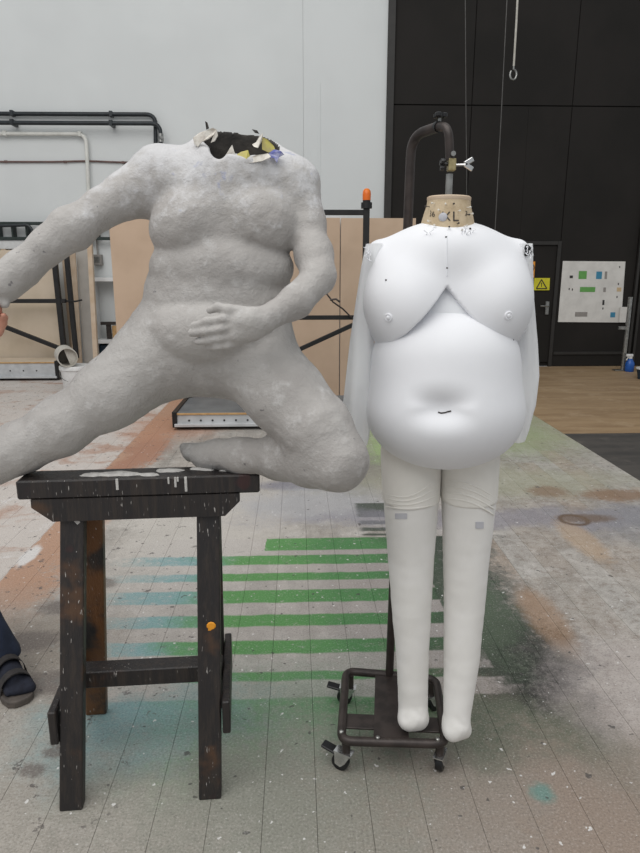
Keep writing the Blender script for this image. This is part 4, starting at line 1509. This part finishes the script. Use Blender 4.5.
def neck_r(h):
    for (r0_, h0), (r1_, h1_) in zip(prof, prof[1:]):
        if h0 <= h <= h1_:
            return r0_ + (r1_ - r0_) * (h - h0) / (h1_ - h0)
    return prof[-1][0]


def neck_pt(px, py, lift=0.0):
    """point on the neck's front for a pixel"""
    for it in range(2):
        Y = YN - (0.06 if it == 0 else dy)
        q = P(px, py, Y)
        h = float((q - nb) @ nax)
        r = neck_r(h)
        dx = q[0] - (nb + nax * h)[0]
        dy = math.sqrt(max(1e-6, r * r - dx * dx))
    ax = nb + nax * h
    n_ = np.array((dx, -dy, 0)) / r
    return ax + n_ * (r + lift), n_


def neck_text(txt, px, py, hgt):
    cu = bpy.data.curves.new('txt', 'FONT')
    cu.body = txt
    cu.size = 1.0
    cu.extrude = 0.0
    cu.resolution_u = 3
    ob = bpy.data.objects.new('txt', cu)
    COL.objects.link(ob)
    dg = bpy.context.evaluated_depsgraph_get()
    me = bpy.data.meshes.new_from_object(ob.evaluated_get(dg))
    bm = bmesh.new()
    bm.from_mesh(me)
    bmesh.ops.triangulate(bm, faces=bm.faces)
    bmesh.ops.subdivide_edges(bm, edges=[e_ for e_ in bm.edges if e_.calc_length() > 0.2], cuts=1)
    vs = [np.array(v.co) for v in bm.verts]
    bm.verts.index_update()
    fs = [[v.index for v in f_.verts] for f_ in bm.faces]
    bm.free()
    bpy.data.objects.remove(ob)
    bpy.data.curves.remove(cu)
    W = []
    for v in vs:
        q, n_ = neck_pt(px + v[0] * hgt, py - v[1] * hgt, 0.0012)
        W.append(q)
    build('stencil_lettering', W, fs, 'ink', froot)


neck_text('36', 427.5, 216.5, 7.5)
neck_text('X', 441.5, 220.5, 13)
neck_text('L', 452, 221, 14)
neck_text('3', 464.5, 215.5, 6.5)
qd, nd = neck_pt(443, 217, 0.0)
MB().lathe([(0.0105, 0.0), (0.010, 0.003), (0.006, 0.005)], qd, 14, nd).build('drawing_pin', 'tag_grey', froot, smooth=True)
for i, (px, py) in enumerate([(428, 207), (434, 203.5), (446, 204), (453, 204), (458, 211), (467, 207.5), (466, 215), (464, 226), (460, 230), (467, 229), (436, 225), (440, 210), (457, 223.5), (469, 214), (430.5, 221), (449, 227)]):
    qd, nd = neck_pt(px, py, 0.0)
    MB().lathe([(0.0009, 0.0), (0.0009, 0.008), (0.0022, 0.009), (0.0022, 0.0125), (0.0008, 0.013)], qd, 8, nd).build('pin', 'pin_head' if i % 3 else 'ink', froot)

# ================================================================== PADDED BODY SUIT
sr = thing('padded_suit', P(447, 740, 1.60) * (1, 1, 0) + (0, 0, 0.02), 'white padded fat suit with breasts, round belly and stuffed legs on the dress form', 'costume')
S = 1.665
# chest and shoulders
CHP = [cap(P(379, 253, S), P(517, 252, S), 0.030, 0.030, 0.03),
       e(447, 272, S - 0.005, 71, 0.108, 44, 0.05),
       e(447, 318, S + 0.01, 71, 0.115, 55, 0.05),
       e(408, 308, S - 0.035, 44, 0.122, 52, 0.05, rot=rotY(-20)),
       e(486, 306, S - 0.035, 44, 0.122, 51, 0.05, rot=rotY(20)),
       e(447, 250, S - 0.01, 42, 0.085, 22, 0.06)]
VL = [P(x, y, 1.545) for x, y in ((447, 286), (434, 303), (420, 319), (405, 334), (390, 344), (372, 351), (340, 358))]
vdx = np.array([abs(v[0] - VL[0][0]) for v in VL])
vz = np.array([v[2] for v in VL])


def vclip(p):
    # the lower edge of the chest piece: an inverted V, swept a little upwards to the back
    return (np.interp(np.abs(p[..., 0] - VL[0][0]), vdx, vz) - (p[..., 2] + 0.12 * (p[..., 1] - 1.545))) * 0.75


V, Fc = surface(CHP, 0.0038, clip=vclip)
build('chest_pad', V, Fc, 'spandex', sr, smooth=True)
# the layer beneath that shows between the breasts
V, Fc = surface([e(447, 330, S - 0.005, 60, 0.128, 62, 0.03)], 0.006)
build('under_layer', V, Fc, 'under', sr, smooth=True)
# belly
BL = [e(444.5, 362, S - 0.030, 74, 0.172, 61, 0.03),
      e(444.5, 406, S - 0.045, 77.5, 0.183, 56.5, 0.05),
      e(444.5, 420, S - 0.040, 69, 0.165, 43, 0.05),
      ell(P(440, 409, 1.455) + (0, -0.020, 0), (0.032, 0.030, 0.014), 0.06, '-'),
      cap(P(439, 411.5, 1.44), P(451, 411, 1.44), 0.0042, 0.0042, 0.012, '-')]
V, Fc = surface(BL, 0.0045)
build('belly_pad', V, Fc, 'spandex', sr, smooth=True)
nv = [P(438, 412, 1.43)]
# legs
lgL = [(411, 452, 1.655, 29), (411, 505, 1.64, 27), (411, 560, 1.625, 22.8), (411.5, 610, 1.60, 19.5), (412.5, 660, 1.58, 16), (413, 705, 1.56, 14.5), (413, 716, 1.545, 13.5)]
lgR = [(469, 452, 1.655, 29), (468.5, 505, 1.64, 26.5), (466, 560, 1.62, 22.5), (464, 610, 1.595, 19.8), (461.5, 660, 1.565, 17.5), (458, 700, 1.535, 14.5), (456, 726, 1.51, 12.6)]
legs_ = []
for lg, tip in ((lgL, (407, 721, 1.53, 8)), (lgR, (452, 733, 1.495, 7.5))):
    pr_ = chain(lg, 0.0008) + chain([lg[-1], tip], 0.015)
    x1_, y1_, Y1_, _ = lg[-1]
    pr_ += chain([lg[-1], (x1_ + 8, y1_ + 4, Y1_, 7)], 0.015)
    rr_ = R(lg[-1][3], x1_, y1_, Y1_)
    for ax_, ay_, bx_, by_ in ((-9, 3, -1, -6), (-1, -6, 10, 1)):
        pr_.append(cap(P(x1_ + ax_, y1_ + ay_, Y1_ - rr_ * 0.93), P(x1_ + bx_, y1_ + by_, Y1_ - rr_ * 0.99), 0.0055, 0.0055, 0.012, '-'))
    V, Fc = surface(pr_, 0.004, disp=lambda V: fbm(V * (1, 1, 2.2), 16, 0.0010, 3.0, 1))
    o = build('stuffed_leg', V, Fc, 'tights', sr, smooth=True)
    legs_.append((o, pr_))
    # toe seam
    a = P(x1_ - 12, y1_ - 9, Y1_ - 0.04)
# shorts over the thighs: the legs inflated, cut at the hem
hemz = float(P(411, 508, 1.58)[2])
topz = float(P(411, 440, 1.60)[2])
for (o, pr_), nm in zip(legs_, (0, 1)):
    V, Fc = surface(pr_[:2], 0.0045, inflate=0.0035, clip=lambda p: np.maximum(hemz - p[..., 2], p[..., 2] - topz))
    V = V + np.stack([np.zeros(len(V)), np.zeros(len(V)), fbm(V, 14, 0.004, 2.0, 1)], -1) * np.clip((V[:, 2:3] - hemz) / -0.01 + 1, 0, 1)
    sh = build('shorts_leg', V, Fc, 'shorts', sr, smooth=True)
    # drape folds: thin raised rolls running diagonally round the thigh
    base_prims = pr_[:2]
    for kf in range(4):
        sgn = 1 if nm == 0 else -1
        pts = []
        for s in np.linspace(0, 1, 10):
            if nm == 0:
                xx = 386 + 49 * s
                yy = 494 + kf * 4.2 + (9 - kf * 2) * math.sin(s * math.pi) - s * (14 - kf * 4)
            else:
                xx = 445 + 49 * s
                yy = 481 + kf * 6.0 + 16 * s - 5 * math.sin(s * math.pi)
            # march the pixel ray to the thigh surface
            d = ray(xx, yy)
            d = d / np.linalg.norm(d)
            tt_ = 1.2
            for _ in range(60):
                dist = float(combine(base_prims, (CAM + d * tt_)[None], 0.0035)[0])
                tt_ += dist * 0.9
                if abs(dist) < 2e-4:
                    break
            if abs(dist) < 0.004:
                pts.append(CAM + d * tt_ + d * 0.0012)
        if len(pts) > 3:
            nn = len(pts)
            MB().tube(pts, [0.0012 + 0.0022 * math.sin(math.pi * (i + 0.5) / nn) for i in range(nn)], 8).build('fabric_fold', 'shorts', sh, smooth=True)


def march(prims, x, y, start=1.1):
    d = ray(x, y)
    d = d / np.linalg.norm(d)
    tt_ = start
    for _ in range(80):
        tt_ = min(tt_ + float(combine(prims, (CAM + d * tt_)[None])[0]) * 0.8, 1.8)
    return CAM + d * tt_


# nipple buttons, dark line along the navel slit, seam, tags
for px, py in ((388.5, 317.5), (508.5, 315.5)):
    c = march(CHP, px, py)
    ep = 0.002
    n_ = np.array([float(combine(CHP, (c + np.eye(3)[i] * ep)[None])[0] - combine(CHP, (c - np.eye(3)[i] * ep)[None])[0]) for i in range(3)])
    n_ /= np.linalg.norm(n_)
    nb_ = MB().lathe([(0.0105, -0.002), (0.0105, 0.0015), (0.0085, 0.003), (0.006, 0.0015), (0.0045, 0.002), (0.004, 0.005), (0.002, 0.006)], c, 20, n_).build('nipple_button', 'spandex', sr, smooth=True)
pts = [march(BL, x, y) for x, y in ((438, 412), (441, 413), (445, 412.5), (448, 411.5), (451, 411))]
MB().tube([p + np.array((0, -0.001, 0)) for p in pts], 0.0018, 6).build('navel_line', 'ink', sr)
pts = [march(CHP, 447, y) for y in (236, 244, 252, 260, 268, 276)]
MB().tube([p + np.array((0, -0.0004, 0)) for p in pts], 0.0016, 6).build('centre_seam', 'under', sr, smooth=True)
for px, py in ((447, 268), (446, 237), (513, 340), (386, 280)):
    c = march(CHP, px, py)
    MB().lathe([(0.0022, -0.001), (0.002, 0.002)], c, 8, (0, -1, 0)).build('safety_pin', 'ink', sr)
for (px, py, w2, h2), (o, pr_) in zip(((401, 516, 6, 2.6), (479.5, 525, 4, 3.2)), legs_):
    NC = 6
    row = [[march(pr_, px + (2 * i / NC - 1) * w2, py + b * h2) for i in range(NC + 1)] for b in (-1, 1)]
    tv = [p + np.array((0, dy_, 0)) for dy_ in (-0.0022, 0.0) for rw in row for p in rw]
    n1_ = NC + 1
    tf = []
    for i in range(NC):
        tf += [(i, i + 1, n1_ + i + 1, n1_ + i), (2 * n1_ + i, 3 * n1_ + i, 3 * n1_ + i + 1, 2 * n1_ + i + 1), (i, 2 * n1_ + i, 2 * n1_ + i + 1, i + 1), (n1_ + i, n1_ + i + 1, 3 * n1_ + i + 1, 3 * n1_ + i)]
    tf += [(0, n1_, 3 * n1_, 2 * n1_), (NC, 2 * n1_ + NC, 3 * n1_ + NC, n1_ + NC)]
    MB().add(tv, tf).build('fabric_tag', 'tag_grey', o)


# sleeves: limp sheer cloth
def sleeve(secs, name, seed):
    """secs: (px left, px right, row, Y, thickness)"""
    V, Fc = [], []
    N = 28
    fine = []
    for i in range(len(secs) - 1):
        for s in np.linspace(0, 1, 6, endpoint=False):
            s2 = s * s * (3 - 2 * s) * 0.4 + s * 0.6
            fine.append(tuple(a + (b - a) * s2 for a, b in zip(secs[i], secs[i + 1])))
    fine.append(secs[-1])
    for j, (xl_, xr_, y, Y, th) in enumerate(fine):
        a, b = P(xl_, y, Y), P(xr_, y, Y)
        c = (a + b) / 2
        hw = (b - a) / 2
        for k in range(N):
            an = 2 * math.pi * k / N
            p = c + hw * math.cos(an) + np.array((0, th * math.sin(an), 0))
            f1 = 0.004 * math.sin(an * 3 + j * 0.13 + seed) + 0.003 * math.sin(an * 5 - j * 0.21 + seed * 2)
            p = p + np.array((0, f1 * (1.0 if 0 < j else 0.3), 0.003 * math.sin(an * 2 + seed) * (j == len(fine) - 1)))
            V.append(p)
    for j in range(len(fine) - 1):
        for k in range(N):
            a, b = j * N + k, j * N + (k + 1) % N
            Fc.append((a, b, b + N, a + N))
    o = build('sleeve', V, Fc, 'sheer', sr, smooth=True)
    return o


sL = sleeve([(366, 384, 244, S, 0.045), (361, 384, 268, S - 0.005, 0.04), (356, 378, 300, S - 0.01, 0.03), (350, 374, 340, S - 0.02, 0.024), (345, 372, 385, S - 0.03, 0.022), (341, 371, 420, S - 0.03, 0.022), (343, 369, 436, S - 0.03, 0.02), (352, 367, 444, S - 0.03, 0.014)], 'sleeve', 0.7)
sR = sleeve([(512, 531, 244, S, 0.045), (513, 532, 268, S, 0.04), (516, 533.5, 300, S, 0.03), (516, 536.5, 340, S, 0.026), (516, 538, 375, S, 0.024), (514, 535, 405, S, 0.024), (511, 529, 428, S, 0.02), (511, 524, 441, S, 0.014)], 'sleeve', 2.1)
# frayed shoulder edges and the dark fastening on the right shoulder
for s, (bx, by) in ((sL, (367, 246)), (sR, (529, 246))):
    for i in range(9):
        a = P(bx + random.uniform(-3, 3), by + random.uniform(-2, 12), S - 0.045)
        pts = [a]
        for q in range(4):
            pts.append(pts[-1] + np.array((random.uniform(-0.006, 0.006), random.uniform(-0.006, 0.001), random.uniform(-0.007, 0.003))))
        MB().tube(pts, 0.0009, 5).build('loose_thread', 'spandex', s)
for i, (px, py, r) in enumerate([(528, 248, 0.008), (530, 252, 0.006), (526.5, 253, 0.006)]):
    c = P(px, py, S - 0.047)
    m = MB()
    ring = [c + (r * (0.6 + 0.7 * random.random()) * math.cos(a), random.uniform(-0.002, 0.002), r * 1.3 * (0.6 + 0.6 * random.random()) * math.sin(a)) for a in np.linspace(0, 2 * math.pi, 9)[:-1]]
    m.prism(ring, (0, 0.003, 0)).build('hook_tape', 'black_plastic', sR)
for i in range(9):
    px = random.choice([random.uniform(421, 432), random.uniform(462, 474)])
    py = 231 + random.uniform(-1, 2) - (0 if 424 < px < 470 else 0)
    a = march(CHP, px, py + 2)
    pts = [a, a + np.array((random.uniform(-0.004, 0.004), -0.003, random.uniform(0.003, 0.008))), a + np.array((random.uniform(-0.008, 0.008), -0.005, random.uniform(0.004, 0.012)))]
    MB().tube(pts, 0.0009, 5).build('loose_thread', 'spandex', sr)

# ================================================================== PERSON AT THE LEFT, STEADYING THE STATUE'S HAND
toe = G(23, 704)
fd = np.array((0.62, -0.78, 0))
fd /= np.linalg.norm(fd)
heel = toe - fd * 0.25
heel[2] = 0
side = np.array((-fd[1], fd[0], 0))                       # the person's left
ank = heel + fd * 0.055 + (0, 0, 0.09)
heel2 = heel + np.array((-0.24, 0.16, 0))
ank2 = heel2 + fd * 0.055 + (0, 0, 0.09)
pe = (ank + ank2) / 2 * (1, 1, 0) + np.array((-0.13, 0.05, 0)) + (0, 0, 0.90)
knee = (ank + pe) / 2 + fd * 0.03 - np.array((0.10, 0, 0))
knee[2] = 0.49
knee2 = (ank2 + pe) / 2 + fd * 0.04
knee2[2] = 0.49
hipR, hipL = pe - side * 0.09, pe + side * 0.09
chs = pe + fd * 0.02 + (0, 0, 0.38)
shR, shL = chs - side * 0.18 + (0, 0, 0.06), chs + side * 0.18 + (0, 0, 0.06)
neck_ = chs + (0, 0, 0.13)
headc = chs + fd * 0.04 + (0, 0, 0.30)
pn = thing('person', (heel + heel2) / 2, 'person in dark top, blue jeans and sandals steadying the statue hand', 'person')
hand_tip = P(3, 297, 1.535)
wrist = P(-27, 354, 1.56)
elbow = (wrist + shR) / 2 + np.array((0.0, -0.10, -0.13))
uarm2 = shL + np.array((-0.03, 0.02, -0.28))
wrist2 = uarm2 + fd * 0.10 + (0, 0, -0.24)
SK = [cap(ank, knee, 0.040, 0.056, 0.03), cap(knee, hipR, 0.058, 0.085, 0.03),
      cap(ank2, knee2, 0.040, 0.056, 0.03), cap(knee2, hipL, 0.058, 0.085, 0.03)]
n_leg = len(SK)
SK += [cap(pe - side * 0.06, pe + side * 0.06, 0.12, 0.12, 0.05), cap(pe + (0, 0, 0.15), chs, 0.115, 0.12, 0.06),
       cap(chs - side * 0.09, chs + side * 0.09, 0.11, 0.11, 0.05),
       cap(shR, elbow, 0.055, 0.043, 0.03), cap(shL, uarm2, 0.055, 0.043, 0.03)]
n_tor = len(SK)
SK += [cap(elbow, wrist, 0.042, 0.027, 0.02), cap(uarm2, wrist2, 0.042, 0.027, 0.02),
       cap(chs + (0, 0, 0.06), neck_ + fd * 0.015 + (0, 0, 0.06), 0.062, 0.054, 0.03)]
# head
SK += [ell(headc + (0, 0, 0.03), (0.082, 0.082, 0.095), 0.03), ell(headc + fd * 0.025 - (0, 0, 0.04), (0.062, 0.062, 0.080), 0.03),
       cap(headc + fd * 0.098 + (0, 0, 0.012), headc + fd * 0.112 - (0, 0, 0.022), 0.010, 0.015, 0.012),
       ell(headc + fd * 0.078 - (0, 0, 0.085), (0.022, 0.022, 0.018), 0.02)]
for s in (-1, 1):
    SK.append(ell(headc + side * s * 0.083 - fd * 0.005, (0.018, 0.018, 0.032), 0.008))
    SK.append(ell(headc + side * s * 0.034 + fd * 0.098 + (0, 0, 0.012), (0.016, 0.016, 0.011), 0.01, '-'))


# hands
def hand_prims(w_, dirv, upv, left, curl=0.35):
    dirv = dirv / np.linalg.norm(dirv)
    sd_ = np.cross(upv, dirv)
    sd_ /= np.linalg.norm(sd_)
    nrm = np.cross(dirv, sd_)
    out = [cap(w_, w_ + dirv * 0.035, 0.024, 0.022, 0.015)]
    for q in (-0.024, 0.0, 0.024):
        out.append(cap(w_ + dirv * 0.03 + sd_ * q * 0.6, w_ + dirv * 0.085 + sd_ * q, 0.014, 0.012, 0.012))
    for q, L in zip((-0.030, -0.010, 0.010, 0.029), (0.068, 0.078, 0.073, 0.058)):
        a = w_ + dirv * 0.085 + sd_ * q
        b = a + dirv * L * 0.5 - nrm * L * 0.15 * curl
        c = b + dirv * L * 0.30 - nrm * L * 0.45 * curl
        d = c + dirv * L * 0.16 - nrm * L * 0.45 * curl
        out += [cap(a, b, 0.0095, 0.0085, 0.005), cap(b, c, 0.0085, 0.0078, 0.004), cap(c, d, 0.0078, 0.0066, 0.004)]
    s = left
    a = w_ + dirv * 0.025 + sd_ * s * 0.022
    b = a + dirv * 0.03 + sd_ * s * 0.026
    c = b + dirv * 0.035 + sd_ * s * 0.008
    out += [cap(a, b, 0.014, 0.011, 0.008), cap(b, c, 0.0105, 0.0085, 0.005)]
    return out


hdv = hand_tip - wrist
SK += hand_prims(wrist, hdv, np.array((0.2, 0.9, 0.2)), -1, 0.4)
SK += hand_prims(wrist2, np.array((0.15, -0.05, -1.0)), np.array((0, 1, 0)), 1, 0.6)
# feet
for hl, an in ((heel, ank), (heel2, ank2)):
    z_ = 0.030
    SK += [cap(an, hl + fd * 0.03 + (0, 0, 0.052), 0.036, 0.030, 0.03), cap(hl + fd * 0.06 + (0, 0, 0.066), hl + fd * 0.17 + (0, 0, 0.046), 0.034, 0.026, 0.03),
           cap(hl + fd * 0.03 + (0, 0, 0.052), hl + fd * 0.15 + (0, 0, 0.048), 0.029, 0.028, 0.03)]
    for q, L, r_ in ((-0.030, 0.0, 0.009), (-0.013, 0.008, 0.0095), (0.003, 0.014, 0.010), (0.018, 0.018, 0.0105), (0.034, 0.018, 0.013)):
        s_ = 1.0 if hl is heel else -1.0
        SK += [cap(hl + fd * 0.165 + side * q * s_ * 0.9 + (0, 0, 0.042), hl + fd * (0.212 + L) + side * q * s_ + (0, 0, 0.034), r_ * 1.2, r_, 0.006)]
FT0 = len(SK)
V, Fc = surface(SK, 0.0055)
build('body', V, Fc, 'skin', pn, smooth=True)
V, Fc = surface(SK[-16:], 0.0055, inflate=0.003, clip=lambda p: p[..., 2] - 0.13)
build('socks', V, Fc, 'navy_sock', pn, smooth=True)
hemT = 0.075
V, Fc = surface(SK[:n_leg] + [SK[n_leg]], 0.008, inflate=0.016, clip=lambda p: np.maximum(hemT - p[..., 2], p[..., 2] - 1.0), disp=lambda V: fbm(V, 11, 0.006, 1.0, 1))
build('jeans', V, Fc, 'jeans', pn, smooth=True)
V, Fc = surface(SK[n_leg:n_tor], 0.008, inflate=0.014, clip=lambda p: np.maximum(0.90 - p[..., 2], -1.0 + 0 * p[..., 2]), disp=lambda V: fbm(V, 9, 0.007, 4.0, 1))
build('t_shirt', V, Fc, 'shirt', pn, smooth=True)
HR = [ell(headc - fd * 0.012 + (0, 0, 0.042), (0.094, 0.094, 0.100), 0.02), ell(headc - fd * 0.05 - (0, 0, 0.03), (0.065, 0.065, 0.09), 0.03),
      ell(headc + fd * 0.105 - (0, 0, 0.03), (0.085, 0.085, 0.105), 0.02, '-')]
V, Fc = surface(HR, 0.006, disp=lambda V: fbm(V, 40, 0.004, 2.0, 1))
build('hair', V, Fc, 'hair', pn, smooth=True)
for s in (-1, 1):
    c = headc + side * s * 0.033 + fd * 0.076 + (0, 0, 0.012)
    V, Fc = surface([ell(c, (0.0125, 0.0125, 0.0125), 0.001)], 0.003)
    ey = build('eye', V, Fc, 'eye_white', pn, smooth=True)
    MB().lathe([(0.0055, 0), (0.0045, 0.001)], c + fd * 0.0120, 12, fd).build('iris', 'eye_iris', ey)
V, Fc = surface([cap(headc + fd * 0.083 - side * 0.018 - (0, 0, 0.054), headc + fd * 0.083 + side * 0.018 - (0, 0, 0.054), 0.0075, 0.0075, 0.002)], 0.003)
build('lips', V, Fc, 'lip', pn, smooth=True)
# sandals: one thing per shoe
for hl, lab, s_ in ((heel, 'dark strapped sandal of the person, on the foot next to the trestle', 1.0), (heel2, 'dark strapped sandal of the person, on the rear foot', -1.0)):
    sn = thing('sandal', hl + fd * 0.13, lab, 'sandal')
    out = []
    for a, wl, wr in ((-0.012, 0.012, 0.012), (0.0, 0.030, 0.030), (0.05, 0.037, 0.036), (0.11, 0.038, 0.040), (0.17, 0.046, 0.050), (0.21, 0.046, 0.052), (0.245, 0.036, 0.044), (0.262, 0.014, 0.022)):
        out.append((a, wl, wr))
    ring = [hl + fd * a + side * (wl if s_ > 0 else wr) for a, wl, wr in out] + [hl + fd * a - side * (wr if s_ > 0 else wl) for a, wl, wr in reversed(out)]
    sole = MB().prism([np.array((p[0], p[1], 0.0)) for p in ring], (0, 0, 0.024)).build('sole', 'sandal_rubber', sn)
    bv = sole.modifiers.new('bevel', 'BEVEL')
    bv.width = 0.005
    bv.segments = 2
    for a, hgt, wd in ((0.185, 0.068, 0.030), (0.125, 0.092, 0.030)):
        L_ = []
        for q in np.linspace(0, math.pi, 13):
            L_.append((math.cos(q) * 0.052, 0.012 + hgt * math.sin(q) ** 0.8))
        V, Fc = [], []
        for i, (u_, z_) in enumerate(L_):
            for sgn in (-1, 1):
                for th in (0, 0.005):
                    V.append(hl + fd * (a + sgn * wd / 2) + side * u_ * (1 - th * 6) + np.array((0, 0, z_ + th)))
        m = MB()
        fcs = []
        for i in range(len(L_) - 1):
            a0 = i * 4
            fcs += [(a0, a0 + 4, a0 + 6, a0 + 2), (a0 + 1, a0 + 3, a0 + 7, a0 + 5), (a0, a0 + 1, a0 + 5, a0 + 4), (a0 + 2, a0 + 6, a0 + 7, a0 + 3)]
        m.add(V, fcs)
        m.build('strap', 'sandal_strap', sn, smooth=True)
    V = []
    L_ = [(math.cos(q) * 0.040, math.sin(q) * 0.055) for q in np.linspace(math.pi * 0.0, math.pi, 11)]
    m = MB().tube([hl + fd * (0.045 - dz) + side * u_ + np.array((0, 0, 0.055)) for u_, dz in L_], 0.006, 8)
    m.build('heel_strap', 'sandal_strap', sn, smooth=True)
